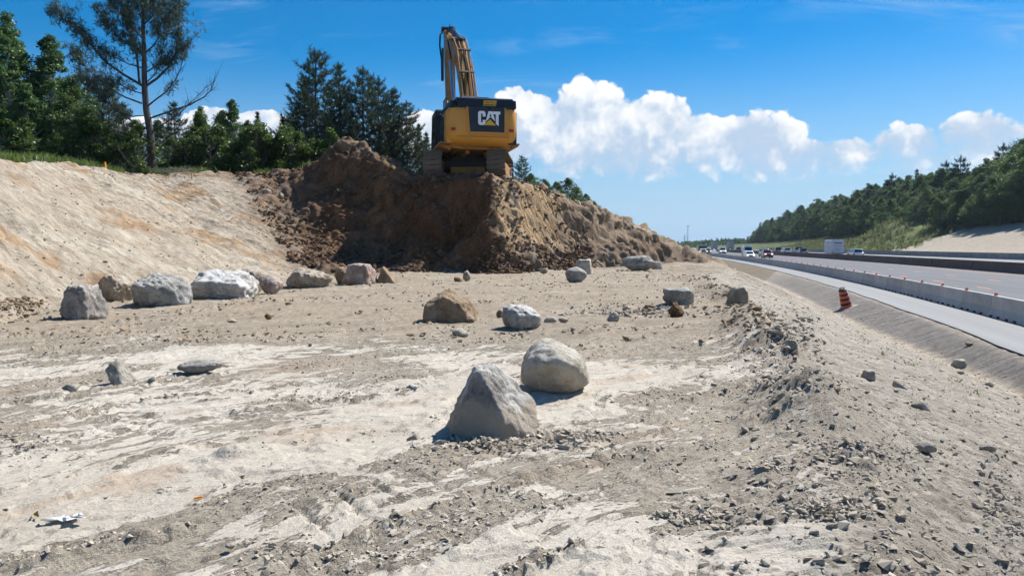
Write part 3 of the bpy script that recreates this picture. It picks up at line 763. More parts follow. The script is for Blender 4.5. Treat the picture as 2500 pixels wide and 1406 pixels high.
def rock_mesh(name, w, dp, h, seed, planes=None, sub=4, nrm=12, sharp=9.0, rough=0.08, lump=0.12):
    rs = np.random.RandomState(seed); D, F = ICO[sub]
    if planes is None:
        n = rs.normal(size=(nrm, 3)); n /= np.linalg.norm(n, axis=1)[:, None]; dist = rs.uniform(0.72, 1.0, nrm)
    else:
        n = np.array([p[:3] for p in planes], float); n /= np.linalg.norm(n, axis=1)[:, None]; dist = np.array([p[3] for p in planes])
    dots = D @ n.T
    q = np.where(dots > 0.02, dist[None, :] / np.maximum(dots, 0.02), 50.0)
    q = np.concatenate([q, np.full((len(D), 1), 1.25)], 1)
    r = (q ** -sharp).sum(1) ** (-1 / sharp)                       # soft minimum: rounded facets
    V = D * r[:, None]
    s = seed * 3.7
    k = lump * fbm3(D[:, 0] * 1.3 + s, D[:, 1] * 1.3, D[:, 2] * 1.3, 3, seed) + rough * fbm3(D[:, 0] * 4 + s, D[:, 1] * 4, D[:, 2] * 4, 4, seed + 9, 0.55)
    k = k + rough * 0.45 * (0.35 - np.abs(pn3(D[:, 0] * 3.1 + s, D[:, 1] * 3.1, D[:, 2] * 3.1, seed + 5)) - 0.5 * np.abs(pn3(D[:, 0] * 7 + s, D[:, 1] * 7, D[:, 2] * 7, seed + 6)))
    k = k - rough * 0.8 * sst(np.abs(pn3(D[:, 0] * 2.2 + s, D[:, 1] * 2.2, D[:, 2] * 2.2, seed + 3)), 0.08, 0.0)
    V = V * (1 + k)[:, None]
    lo, hi = V.min(0), V.max(0)
    V = (V - (lo + hi) / 2) / (hi - lo) * np.array([w, dp, h])
    V[:, 2] += h / 2
    return np_mesh(name, V, F, True)
def put_rock(name, label, cat, u, vb, wpx, hpx, mat, seed, dep=0.85, rz=0.0, sink=0.10, planes=None, group=None, sub=4, sharp=28.0, rough=0.11, lump=0.07, near=0.0, tilt=0.0):
    x, y, z = ground_hit(u, vb)
    m = y / FPX
    w, h = wpx * m, hpx * m * 1.0
    if wpx > 95: sub = 5
    dp = w * dep
    me = rock_mesh(name, w, dp, h * (1 + sink), seed, planes, sub, 17, sharp, rough, lump)
    o = new_obj(name, me, RK[mat])
    yy = y + dp * 0.32
    o.location = (x * yy / y, yy, min(gz(x * yy / y, yy), gz(x, y)) - h * sink); o.rotation_euler = (0, tilt, rz)
    tag(o, label, cat, group); return o
PYR = [(0, 0, -1, 0.42), (-0.1, -0.15, 1, 0.62), (-0.40, -0.85, 0.33, 0.50), (0.64, -0.38, 0.66, 0.40), (-0.85, -0.1, 0.42, 0.50), (0.1, 0.8, 0.5, 0.5), (0.55, -0.75, 0.1, 0.66), (-0.5, -0.8, -0.2, 0.7), (0.9, 0, -0.1, 0.78), (-0.9, -0.2, -0.3, 0.72)]
BLK = [(0, 0, -1, 0.55), (0, 0, 1, 0.6), (0.9, -0.25, 0.2, 0.7), (-0.9, -0.2, 0.35, 0.75), (-0.1, -0.9, 0.1, 0.62), (0, 0.9, 0.2, 0.7), (-0.5, -0.5, 0.7, 0.85), (0.6, 0.2, 0.75, 0.9), (0.6, -0.7, -0.3, 0.85), (-0.6, -0.6, -0.5, 0.85)]
WHT = [(0, 0, -1, 0.5), (0.08, -0.35, 0.93, 0.52), (0.8, -0.2, 0.5, 0.75), (-0.75, -0.3, 0.55, 0.8), (0, -0.85, -0.35, 0.6), (0, 0.9, 0.2, 0.7), (0.95, 0, -0.3, 0.85), (-0.95, 0, -0.2, 0.9)]
DSC = [(0, 0, -1, 0.5), (0, 0, 1, 0.55), (0, -0.7, -0.7, 0.7), (0.6, 0, -0.7, 0.8)]
EARTHY = [(0, 0, -1, 0.5), (-0.05, -0.95, 0.12, 0.6), (0.35, -0.25, 0.9, 0.6), (-0.55, -0.1, 0.8, 0.62), (-0.95, 0, 0.1, 0.8), (0.85, -0.3, 0.45, 0.75), (0, 0.9, 0.3, 0.7)]
WEDGE = [(0, 0, -1, 0.5), (0.65, -0.1, 0.75, 0.5), (-0.9, 0, 0.4, 0.6), (0, -0.9, 0.3, 0.6), (0, 0.9, 0.2, 0.7)]
CHUNK = [(0, 0, -1, 0.5), (-0.8, -0.5, -0.35, 0.5), (0.75, -0.2, 0.5, 0.55), (0.1, -0.85, 0.4, 0.6), (-0.6, 0, 0.8, 0.7), (0, 0.9, 0.2, 0.6)]
row = 'boulders lined up along the foot of the slope'
B = put_rock
B('boulder', 'grey blocky boulder with flat right face, leftmost at the slope foot', 'boulder', 200, 779, 98, 86, 'grey', 1, 0.9, 0.1, planes=BLK, group=row, sharp=16)
B('boulder', 'tan earth-stained boulder half hidden behind the leftmost grey boulder', 'boulder', 280, 738, 102, 70, 'tan', 2, 0.8, 0.4, group=row)
B('boulder', 'large blue-grey streaked rounded boulder left of the white boulder', 'boulder', 387, 749, 150, 82, 'bluegrey', 3, 0.8, -0.1, group=row, planes=[(0, 0, -1, 0.5), (0.15, -0.2, 0.95, 0.6), (-0.85, -0.2, 0.5, 0.8), (0.7, -0.4, 0.6, 0.85), (0.3, -0.8, -0.4, 0.75), (-0.6, -0.6, -0.5, 0.8), (0, 0.9, 0.2, 0.8)], sharp=7)
B('boulder', 'large white-crusted boulder with a slanting flat top in the boulder row', 'boulder', 542, 732, 166, 74, 'white', 4, 0.75, 0.05, planes=WHT, group=row, sharp=14)
B('boulder', 'tan rounded boulder tucked behind the white boulder', 'boulder', 612, 714, 56, 58, 'tan', 5, 0.9, 0.0, group=row)
B('boulder', 'small pinkish rounded boulder right of the white boulder', 'boulder', 662, 717, 60, 46, 'pink', 6, 0.9, 0.3, group=row, sharp=6)
B('boulder', 'long low tan boulder in the middle of the row', 'boulder', 751, 704, 123, 50, 'tan', 7, 0.6, -0.08, group=row, planes=[(0, 0, -1, 0.5), (0.3, -0.15, 0.93, 0.62), (-0.6, -0.2, 0.7, 0.8), (0.5, -0.7, -0.4, 0.8), (-0.8, -0.5, 0, 0.9), (0, 0.9, 0.2, 0.8)], sharp=7)
B('boulder', 'brown boulder peeking out left of the square pink boulder', 'boulder', 836, 693, 40, 42, 'brown', 8, 0.9, group=row)
B('boulder', 'pinkish square-ended boulder near the right end of the row', 'boulder', 877, 697, 90, 54, 'pink', 9, 0.8, 0.1, planes=BLK, group=row, sharp=14)
B('boulder', 'brown wedge-shaped boulder at the right end of the row', 'boulder', 945, 694, 50, 44, 'brown', 10, 0.9, 0.0, planes=WEDGE, group=row, sharp=12)
B('boulder', 'brown earth-caked boulder with a peaked top alone on the bench', 'boulder', 1100, 788, 140, 79, 'brown', 21, 0.75, 0.05, planes=EARTHY, sharp=13, rough=0.07)
B('boulder', 'pale oval boulder lying left of the centre stones', 'boulder', 1273, 805, 100, 60, 'white', 22, 0.8, -0.12, sharp=6, planes=[(0, 0, -1, 0.6), (0.2, -0.2, 0.95, 0.75), (-0.7, -0.4, -0.5, 0.8), (0.5, -0.6, -0.6, 0.8)])
B('boulder', 'big cream rounded boulder behind the pyramid-shaped boulder', 'boulder', 1357, 968, 178, 132, 'cream', 26, 0.85, 0.0, sub=5, sharp=7, sink=0.03, planes=[(0, 0, -1, 0.62), (-0.55, -0.25, 0.8, 0.78), (0.45, -0.15, 0.9, 0.8), (0.9, -0.1, 0.3, 0.85), (-0.9, -0.1, 0.1, 0.85), (-0.1, -0.75, -0.62, 0.62), (0.6, -0.5, -0.6, 0.75), (-0.7, -0.4, -0.55, 0.72), (0, 0.95, 0, 0.8)], rough=0.04)
B('boulder', 'large pyramid-shaped grey boulder with a dusty base nearest the camera', 'boulder', 1197, 1080, 246, 186, 'pyramid', 27, 0.85, 0.0, sub=5, planes=PYR, sharp=34, rough=0.06, lump=0.05)
B('boulder', 'smooth dark grey egg-shaped boulder in front of a pale boulder', 'boulder', 1406, 691, 54, 39, 'grey', 13, 0.9, sharp=5, rough=0.03)
B('boulder', 'pale blocky boulder standing behind the dark egg-shaped boulder', 'boulder', 1426, 671, 50, 38, 'cream', 14, 0.8, planes=BLK)
B('boulder', 'broad low grey boulder beside a small round one below the mound', 'boulder', 1560, 664, 86, 40, 'grey', 16, 0.7, sharp=8)
B('boulder', 'small round grey boulder touching the broad low grey boulder', 'boulder', 1601, 661, 30, 23, 'grey', 17, 1.0, sharp=5, sub=3)
B('boulder', 'pale grey boulder sharply undercut with a rust-brown clod before it', 'boulder', 1657, 748, 80, 46, 'bluegrey', 18, 0.8, planes=[(0, 0, -1, 0.6), (0, -0.1, 1, 0.55), (-0.8, -0.3, -0.5, 0.75), (0.8, -0.3, -0.4, 0.8), (0.8, 0, 0.6, 0.85), (0, -0.8, -0.4, 0.7)])
B('clod', 'rust-brown crumbly clod in front of the undercut grey boulder', 'clod', 1650, 777, 40, 40, 'rust', 19, 0.9, rough=0.12, lump=0.18)
B('boulder', 'tan-grey boulder standing at the brink of the roadside slope', 'boulder', 1803, 750, 56, 50, 'tan', 20, 0.85, planes=BLK, sharp=10)
B('clay_chunk', 'upright pale clay chunk with a sharp undercut left side', 'clay chunk', 290, 938, 74, 62, 'clay', 28, 0.8, planes=CHUNK, sharp=18, rough=0.12, lump=0.15)
B('flat_stone', 'flat grey disc-shaped stone casting a dark shadow', 'stone', 492, 912, 106, 32, 'grey', 29, 0.6, sharp=4, rough=0.05, tilt=-0.04, sink=0.0)
B('stone', 'small upright pale stone at the foot of the dark earth face', 'stone', 1140, 688, 20, 28, 'tan', 30, 0.9, sub=3)
B('stone', 'small brown stone left of the upright pale stone', 'stone', 1119, 690, 22, 14, 'brown', 31, 0.9, sub=3)
B('stone', 'pale flat stone at the mound foot left of the egg-shaped boulder', 'stone', 1327, 668, 20, 13, 'tan', 32, 0.9, sub=3)
B('stone', 'small brown round stone just left of the pale oval boulder', 'stone', 1221, 776, 20, 20, 'brown', 33, 0.9, sub=3, sharp=5)
B('stone', 'pale flattish stone below the brown earth-caked boulder', 'stone', 1124, 822, 42, 20, 'cream', 34, 0.9, sub=3)
B('stone', 'larger tan stone of the two right of the pale oval boulder', 'stone', 1344, 791, 34, 18, 'clay', 35, 0.9, sub=3)
B('stone', 'smaller grey stone of the two right of the pale oval boulder', 'stone', 1376, 790, 26, 15, 'tan', 36, 0.9, sub=3)
B('stone', 'pale angular stone right of the oval boulder on grey rubble', 'stone', 1497, 789, 32, 27, 'clay', 37, 0.9, sub=3)
B('stone', 'brown flat stone left of the undercut grey boulder', 'stone', 1588, 757, 30, 14, 'brown', 38, 0.9, sub=3)
B('stone', 'small white stone on bare ground left of the pyramid-shaped boulder', 'stone', 1006, 955, 30, 16, 'white', 39, 0.9, sub=3)
B('clay_chunk', 'tilted clay slab leaning left of the pyramid-shaped boulder', 'clay chunk', 1014, 1092, 46, 34, 'clay', 40, 0.6, planes=CHUNK, sub=3, sharp=18)
B('stone', 'brown stone lump right of the pale flat stone, under the earth-caked boulder', 'stone', 1147, 790, 28, 18, 'brown', 41, 0.9, sub=3)
B('stone', 'pale stone lying in the ditch at far right', 'stone', 2343, 900, 34, 22, 'cream', 42, 0.9, sub=3, planes=BLK)
B('stone', 'dark flat stone on the grey gravel side of the ditch', 'stone', 2366, 845, 18, 9, 'brown', 43, 1.0, sub=3)
B('stone', 'small tan stone beside the pale stone in the ditch', 'stone', 2345, 914, 16, 10, 'tan', 44, 1.0, sub=3)
B('stone', 'round pale stone low in the ditch near the right edge', 'stone', 2414, 943, 20, 12, 'clay', 45, 1.0, sub=3)
B('boulder', 'rounded boulder half buried in dark earth on the left flank of the mound', 'boulder', 652, 478, 22, 16, 'pink', 46, 1.0, sub=3)
B('boulder', 'pale boulder stuck in dark earth just right of another on the left flank', 'boulder', 686, 487, 14, 15, 'tan', 47, 1.0, sub=3)
B('clod', 'orange-brown clod alone on the bench left of centre', 'clod', 655, 782, 18, 16, 'rust', 48, 1.0, sub=3, rough=0.1)
B('stone', 'brown stone on the bench below the long low tan boulder', 'stone', 705, 748, 18, 11, 'brown', 49, 1.0, sub=3)
B('stone', 'flat tan stone on the bench left of the orange-brown clod', 'stone', 567, 790, 24, 11, 'tan', 50, 1.0, sub=3)
B('clod', 'grey clod on bare clay left of the flat disc-shaped stone', 'clod', 372, 934, 16, 15, 'clay', 51, 1.0, sub=3)
B('clod', 'low grey slab of clay below the upright clay chunk', 'clod', 175, 955, 46, 18, 'clay', 52, 0.8, sub=3, sharp=16)
B('stone', 'pale stone at the bottom edge left of centre', 'stone', 562, 1343, 24, 16, 'cream', 53, 1.0, sub=3)
B('stone', 'grey stone lying right of bottom centre on pale clay', 'stone', 2072, 1230, 26, 18, 'clay', 54, 1.0, sub=3)
B('clod', 'dark clod standing at the brink above the barrel', 'clod', 1932, 868, 34, 40, 'clay', 55, 0.9, sub=3, rough=0.1, planes=BLK)
B('clod', 'flat-topped clod left of the brink above the ditch', 'clod', 1902, 826, 34, 20, 'tan', 56, 0.9, sub=3, planes=BLK)
B('clod', 'dark lump of earth on the crest of the roadside slope', 'clod', 2122, 928, 34, 24, 'clay', 57, 0.9, sub=3, rough=0.14, planes=BLK)
B('clod', 'rounded grey lump right of another on the roadside slope', 'clod', 2196, 950, 40, 22, 'clay', 58, 0.9, sub=3, rough=0.14, planes=WEDGE, sink=0.2)
B('clod', 'dark lump of earth low on the crest of the slope at right', 'clod', 2250, 1000, 40, 22, 'clay', 59, 0.9, sub=3, rough=0.14, planes=CHUNK, sink=0.2)
B('clod', 'broad grey lump in the churned rubble at right', 'clod', 2258, 1106, 46, 28, 'clay', 60, 0.9, sub=3, rough=0.1)
B('clod', 'flat grey lump at the right edge of the churned rubble', 'clod', 2412, 1106, 40, 22, 'clay', 61, 0.9, sub=3, rough=0.1)

# ---- uncountable crumbs, clods and gravel
CLODM = {}
def clod_material(name, c1, c2):
    m, nt, b = mat_new(name); b.inputs['Roughness'].default_value = 0.95; b.inputs['Specular IOR Level'].default_value = 0.1
    g = nt.nodes.new('ShaderNodeNewGeometry'); tc = nt.nodes.new('ShaderNodeTexCoord')
    r = S(g.outputs['Random Per Island'], nt); n = nnoise(nt, tc.outputs['Object'], 25.0, 4.0, 0.7)
    c = nmix(nt, r * 0.7 + (n - 0.5) * 0.9 + 0.15, c1, c2); nt.links.new(c.s, b.inputs['Base Color']); return m
CL_PALE = clod_material('crumbs_pale', (0.33, 0.285, 0.225), (0.46, 0.405, 0.325)); CL_DARK = clod_material('crumbs_dark', (0.075, 0.05, 0.034), (0.20, 0.125, 0.075))
CL_TAN = clod_material('crumbs_tan', (0.20, 0.15, 0.10), (0.40, 0.31, 0.21)); CL_GRAV = clod_material('crumbs_gravel', (0.26, 0.225, 0.18), (0.40, 0.35, 0.285))
def hull_variants(n, seed, flatten, npt=9):
    """angular crumbs: convex hulls of a few random points"""
    rs = np.random.RandomState(seed); out = []
    for i in range(n):
        bm = bmesh.new(); P = rs.uniform(-1, 1, (npt, 3)) * np.array([rs.uniform(0.8, 1.35), rs.uniform(0.7, 1.1), flatten * rs.uniform(0.7, 1.2)])
        for p in P: bm.verts.new(p)
        r = bmesh.ops.convex_hull(bm, input=bm.verts); bmesh.ops.delete(bm, geom=[v for v in bm.verts if not v.link_faces], context='VERTS'); bmesh.ops.triangulate(bm, faces=bm.faces); bm.verts.index_update()
        out.append((np.array([v.co[:] for v in bm.verts]), np.array([[v.index for v in f.verts] for f in bm.faces]))); bm.free()
    return out
def scatter(name, label, pts, sizes, mat, seed=0, flatten=0.62, npt=8):
    rs = np.random.RandomState(seed); var = hull_variants(20, seed + 50, flatten, npt); n = len(pts); vi = rs.randint(0, 20, n); VV, FF, base = [], [], 0
    for k, (D, F) in enumerate(var):
        i = np.where(vi == k)[0]; m = len(i)
        if not m: continue
        V = D[None] * sizes[i][:, None, None] * 0.5; a = rs.uniform(0, 6.283, m); ca, sa = np.cos(a), np.sin(a)
        V = np.stack([V[:, :, 0] * ca[:, None] - V[:, :, 1] * sa[:, None], V[:, :, 0] * sa[:, None] + V[:, :, 1] * ca[:, None], V[:, :, 2]], -1) + pts[i][:, None, :]
        VV.append(V.reshape(-1, 3)); FF.append((F[None] + (np.arange(m) * len(D))[:, None, None]).reshape(-1, 3) + base); base += m * len(D)
    o = new_obj(name, np_mesh(name, np.concatenate(VV), np.concatenate(FF), False), mat); tag(o, label, 'rubble', kind='stuff'); return o
def field(n, seed, ysamp, smin, smax, prob, lift=0.15, power=3.0):
    rs = np.random.RandomState(seed)
    y = ysamp(rs, n); x = rs.uniform(-0.85, 0.85, n) * (y + 2.0)
    z, P = hf(x, y, True)
    al, ac = track_flow(x, y)
    keep = rs.uniform(0, 1, n) < prob(x, y, z, P, al, ac)
    s = smin + (smax - smin) * rs.uniform(0, 1, n) ** power
    p = np.stack([x, y, np.where(y < 31, surf(x, y), z) + s * lift], 1)[keep]
    return p, s[keep]
def crumbs(name, label, n, seed, y0, y1, pw, mat, big, npt=7, extra=0.0):
    """crumbs no finer than the eye can see from the bench, thick where the ground is torn"""
    rs = np.random.RandomState(seed); y = y0 + (y1 - y0) * rs.uniform(0, 1, n) ** pw; x = rs.uniform(-0.8, 0.8, n) * (y + 1.5); z, P = hf(x, y, True); al, ac = track_flow(x, y)
    den, rid, brk = crumb_density(x, y, P, al, ac); onb = (P['dd'] > P['brink'] - 0.4) & (P['t'] < 0.0)
    fine = 0.55 + 0.9 * sst(fbm2(x * 1.7, y * 1.7, 3, 307), -0.4, 0.4)
    keep = onb & (rs.uniform(0, 1, n) < np.clip(den * fine, 0, 1) + extra); px = y / 758.0
    s = 0.009 + big * (1 + 0.5 * rid + 1.4 * brk) * rs.uniform(0, 1, n) ** 4.0; keep &= s > px * 0.9; z = surf(x, y)
    scatter(name, label, np.stack([x, y, z + s * 0.16], 1)[keep], s[keep], mat, seed, 0.7, npt)
crumbs('clay_crumbs', 'pale clay crumbs and small clods strewn over the near bench', 85000, 1, 2.8, 13, 1.3, CL_PALE, 0.034, 7, 0.006)
crumbs('clay_crumbs', 'tan crumbs and pebbles strewn over the far half of the bench', 70000, 2, 11, 33, 1.0, CL_TAN, 0.09, 7, 0.018)
# heaped crumbs: in front of the pyramid boulder, along the brink, at the slope foot
def heap(u, v, n, ru, rv, smin, smax, seed, mat, name, label, hgt=0.05):
    rs = np.random.RandomState(seed); P = []
    for i in range(n):
        x, y, z = 0, 0, 0
        uu, vv = rs.normal(u, ru), rs.normal(v, rv); P.append((uu, vv))
    pts = []
    Pa = np.array(P); cx_, cy_ = (Pa[:, 0] - UC) / FPX, (VC - Pa[:, 1]) / FPX; cp_, sp_ = math.cos(PITCH), math.sin(PITCH)
    dy_, dz_ = cp_ + cy_ * sp_, cy_ * cp_ - sp_; Yv = np.exp(np.linspace(math.log(3), math.log(60), 700))
    gx2, gy2 = (cx_ / dy_)[:, None] * Yv[None], np.repeat(Yv[None], n, 0); zz = EYE + (dz_ / dy_)[:, None] * Yv[None]
    ii = np.argmax(zz <= hf(gx2, gy2), 1); pts = np.stack([gx2[np.arange(n), ii], gy2[np.arange(n), ii]], 1)
    pts = np.array(pts); z = surf(pts[:, 0], pts[:, 1]); s = smin * 0.6 + (smax - smin) * rs.uniform(0, 1, n) ** 4.0
    w = np.exp(-((np.array(P)[:, 0] - u) / (1.3 * ru)) ** 2 - ((np.array(P)[:, 1] - v) / (1.3 * rv)) ** 2)
    scatter(name, label, np.stack([pts[:, 0], pts[:, 1], z + rs.uniform(0, 1, n) * hgt * w + s * 0.05], 1), s, mat, seed)
heap(1195, 1096, 480, 80, 13, 0.03, 0.10, 11, CL_PALE, 'clay_rubble', 'heaped clay rubble at the foot of the pyramid-shaped boulder')
heap(1395, 1088, 340, 48, 15, 0.03, 0.11, 12, CL_PALE, 'clay_rubble', 'rubble pile just right of the pyramid-shaped boulder')
heap(1680, 1285, 420, 50, 13, 0.02, 0.08, 13, CL_PALE, 'clay_rubble', 'line of crumbled clay at bottom right of centre')
heap(1940, 810, 600, 40, 45, 0.02, 0.20, 14, CL_GRAV, 'clod_heap', 'heap of grey clods at the brink beside the ditch', 0.2)
heap(2150, 1120, 500, 110, 26, 0.012, 0.07, 15, CL_GRAV, 'clod_heap', 'churned grey rubble at right before the slope')
heap(2440, 1240, 600, 35, 80, 0.012, 0.08, 16, CL_GRAV, 'clod_heap', 'dark rubble along the right edge of the bench')
heap(2040, 1255, 420, 60, 16, 0.02, 0.08, 17, CL_PALE, 'clay_rubble', 'crumbled clay ridge at lower right')
heap(640, 1330, 110, 36, 14, 0.010, 0.04, 18, CL_PALE, 'clay_rubble', 'crumbled clay streak at bottom left of centre')
heap(40, 760, 420, 50, 14, 0.03, 0.20, 19, CL_TAN, 'clod_heap', 'clods gathered at the slope foot at left', 0.15)
heap(1560, 765, 420, 90, 9, 0.03, 0.20, 20, CL_GRAV, 'clod_heap', 'grey rubble line between the oval and the undercut boulders', 0.08)
heap(70, 1105, 260, 60, 20, 0.012, 0.06, 21, CL_PALE, 'clay_rubble', 'low windrow of clay crumbs at left')
moundY = lambda rs, n: 31 + 13 * rs.uniform(0, 1, n) ** 1.3
def mound_prob(x, y, z, P, al, ac):
    ap = sst(P['t'], -0.12, 0.02) * (1 - 0.62 * sst(P['t'], 0.35, 0.6))
    return (P['dd'] > 0.5) * (P['wf'] > 0.35) * (P['t'] < 1.15) * (P['t'] > -0.2) * (x < 4) * ap
p, s = field(90000, 3, moundY, 0.04, 0.32, mound_prob, 0.12, 4.0); scatter('earth_clods', 'dark brown clods of loose earth on the working face', p, s, CL_DARK, 3, 0.8, 10)
def side_prob(x, y, z, P, al, ac):
    return ((P['dd'] > 0) & (P['dd'] < P['brink'])) * 0.35 * (y < 34) + ((P['hill'] - P['cut'] < 0.3) & (P['dd'] > 2) & (y > 33) & (x > 0)) * 0.6 + (np.abs(P['dd']) < 0.5) * 0.3 + 0.5 * gau((P['dd'] - P['brink'] - 0.15) / 0.7) * (y < 28)
allY = lambda rs, n: 3 + 50 * rs.uniform(0, 1, n) ** 1.2
p, s = field(150000, 4, allY, 0.010, 0.09, side_prob, 0.10, 5.0); scatter('slope_gravel', 'loose gravel and crumbs on the roadside slope', p, s, CL_GRAV, 4)
def ls_prob(x, y, z, P, al, ac):
    return (P['t'] > -0.05) * (P['t'] < 1.0) * (P['wf'] < 0.5) * 0.30
p, s = field(90000, 5, lambda rs, n: rs.uniform(10, 42, n), 0.02, 0.12, ls_prob, 0.05, 5.0); scatter('slope_gravel', 'small stones and crumbs on the tan cut slope at left', p, s, CL_TAN, 5)
# ================================================================== EXCAVATOR
YEL = paint('excavator_yellow', (0.62, 0.275, 0.035), 0.42, 0.0, 0.30, (0.33, 0.23, 0.12), 1.6)
YELD = paint('excavator_yellow_dirty', (0.42, 0.20, 0.04), 0.6, 0.0, 0.75, (0.15, 0.095, 0.055), 2.5)
BLK_ = paint('excavator_black', (0.012, 0.014, 0.022), 0.38, 0.0, 0.12, (0.12, 0.10, 0.08), 1.5)
YELB = paint('excavator_yellow_shaded', (0.40, 0.185, 0.03), 0.5, 0.0, 0.6, (0.13, 0.08, 0.04), 1.2)  # boom and stick yellow, darkened to paint in their shade, with dirt
STEEL = paint('track_steel', (0.19, 0.15, 0.115), 0.7, 0.2, 0.7, (0.16, 0.115, 0.075), 4.0)
DARKM = paint('dark_steel', (0.03, 0.027, 0.026), 0.6, 0.2, 0.5, (0.09, 0.065, 0.045), 3.0)
CHROME = flat('cylinder_rod', (0.62, 0.64, 0.68), 0.15, 1.0)
GLASS = flat('dark_glass', (0.012, 0.016, 0.02), 0.06); GLASS.node_tree.nodes['Principled BSDF'].inputs['Specular IOR Level'].default_value = 0.6
HOSE = flat('rubber_hose', (0.012, 0.012, 0.012), 0.5); LETW = flat('lettering_white', (0.78, 0.79, 0.80), 0.5)
LETY = flat('lettering_yellow', (0.75, 0.42, 0.03), 0.5); REDL = flat('tail_light_red', (0.32, 0.02, 0.012), 0.3); STK = flat('sticker_yellow', (0.72, 0.45, 0.05), 0.5)
STKR = flat('sticker_red', (0.30, 0.04, 0.02), 0.6); STKB = flat('sticker_black', (0.02, 0.02, 0.02), 0.6); RUSTP = paint('exhaust_rust', (0.13, 0.06, 0.035), 0.8, 0.3, 0.4)
LAMPG = flat('lamp_lens', (0.65, 0.63, 0.58), 0.2)

EXC = (-2.13, 40.1, 5.0)
ex = empty('excavator', EXC)
tag(ex, 'large yellow and black tracked excavator seen from behind on the earth mound', 'excavator')
UY = Matrix.Rotation(R(12.5), 4, 'Z')        # upper structure turned left
TY = Matrix.Rotation(R(-4.0), 4, 'Z')        # tracks turned slightly right
# ---- tracks
TRK_L, TRK_R, TRK_W, GAUGE = 2.35, 0.56, 0.92, 3.12
def loop_pts(step):
    per = 2 * (2 * TRK_L) + 2 * math.pi * TRK_R; n = int(per / step); out = []
    for i in range(n):
        s = per * i / n
        if s < 2 * TRK_L: p = (-TRK_L + s, 2 * TRK_R + 0.02, 0.0)
        elif s < 2 * TRK_L + math.pi * TRK_R:
            a = (s - 2 * TRK_L) / TRK_R; p = (TRK_L + TRK_R * math.sin(a), TRK_R + TRK_R * math.cos(a), -a)
        elif s < 4 * TRK_L + math.pi * TRK_R: p = (TRK_L - (s - 2 * TRK_L - math.pi * TRK_R), 0.0, -math.pi)
        else:
            a = (s - 4 * TRK_L - math.pi * TRK_R) / TRK_R; p = (-TRK_L - TRK_R * math.sin(a), TRK_R - TRK_R * math.cos(a), -math.pi - a)
        out.append((p[0], p[1] + 0.07, p[2]))
    return out
sh = MB(); sh.box((0, 0, 0), (TRK_W, 0.205, 0.035))
for k in (-0.07, 0.0, 0.07): sh.box((0, k, 0.035), (TRK_W, 0.018, 0.04))
shm = sh.mesh('track_shoe'); shm.materials.append(STEEL)
for sgn in (-1, 1):
    cx = sgn * GAUGE / 2
    lk = MB()
    pts = loop_pts(0.215)
    for (fy, z, a) in pts:
        Rm = Matrix.Rotation(a, 3, 'X')
        for q in (0.0,): lk.box((cx + q, fy, z), (0.30, 0.24, 0.10), Rm)
    tr = lk.build('track', DARKM, ex, M=TY)
    for (fy, z, a) in pts:
        nx, nz = 0, 0
        up = Vector((0, -math.sin(a), math.cos(a)))
        o = bpy.data.objects.new('track_shoe', shm); C.objects.link(o); o.parent = tr
        p = TY @ (Vector((cx, fy, z)) + up * 0.055); o.location = p
        o.rotation_euler = (TY.to_3x3() @ Matrix.Rotation(a, 3, 'X')).to_euler()
    fr = MB(); fr.prism([(-2.2, 0.42), (-2.0, 0.30), (2.0, 0.30), (2.2, 0.42), (2.0, 0.88), (-2.0, 0.88)], cx - 0.30, cx + 0.30); fr.build('track_frame', YELD, ex, 0.03, M=TY)
    for fy, nm in ((-TRK_L, 'sprocket'), (TRK_L, 'idler')):
        w = MB(); w.lathe([(0.06, -0.18), (0.46, -0.18), (0.46, -0.06), (0.5, -0.06), (0.5, 0.06), (0.46, 0.06), (0.46, 0.18), (0.06, 0.18)], 22, (cx, fy, TRK_R + 0.07), 'x')
        w.lathe([(0.05, -0.36), (0.26, -0.36), (0.30, -0.2), (0.30, 0.2), (0.26, 0.36), (0.05, 0.36)], 18, (cx, fy, TRK_R + 0.07), 'x'); w.build(nm, STEEL, ex, smooth=True, M=TY)
    for fy in np.linspace(-1.8, 1.8, 8):
        w = MB(); w.lathe([(0.03, -0.26), (0.13, -0.26), (0.13, 0.26), (0.03, 0.26)], 12, (cx, float(fy), 0.22), 'x'); w.build('track_roller', STEEL, ex, M=TY)
cb = MB(); cb.prism([(-1.25, 0.35), (1.25, 0.35), (1.0, 1.02), (-1.0, 1.02)], -0.95, 0.95); cb.box((0, 0.9, 0.65), (2.5, 0.55, 0.5)); cb.box((0, -0.9, 0.65), (2.5, 0.55, 0.5)); cb.build('carbody', DARKM, ex, 0.03, M=TY)
gd = MB(); gd.box((0, -1.42, 0.40), (1.75, 0.10, 0.30)); gd.box((0, -1.49, 0.55), (1.75, 0.05, 0.05)); gd.box((-0.85, -1.49, 0.40), (0.06, 0.05, 0.3)); gd.box((0, -1.49, 0.26), (1.75, 0.05, 0.04)); gd.build('belly_guard', YELD, ex, 0.01, M=TY)
tt = MB(); tt.lathe([(0.3, 1.0), (1.05, 1.0), (1.05, 1.14), (0.98, 1.14), (0.98, 1.34), (0.3, 1.34)], 32); tt.build('turntable', DARKM, ex, smooth=True, M=TY)
# ---- upper structure (x right, y forward)
def U(mb, name, mat, par=ex, bevel=0.0, smooth=False, seg=2): return mb.build(name, mat, par, bevel, smooth, UY, seg)
m = MB(); m.box((0, 0.2, 1.44), (2.9, 6.0, 0.20)); m.box((0, -1.6, 1.38), (2.2, 2.4, 0.16)); m.box((-0.55, 0.3, 1.30), (0.2, 5.0, 0.3)); m.box((0.55, 0.3, 1.30), (0.2, 5.0, 0.3)); U(m, 'deck_frame', YELD, bevel=0.02)
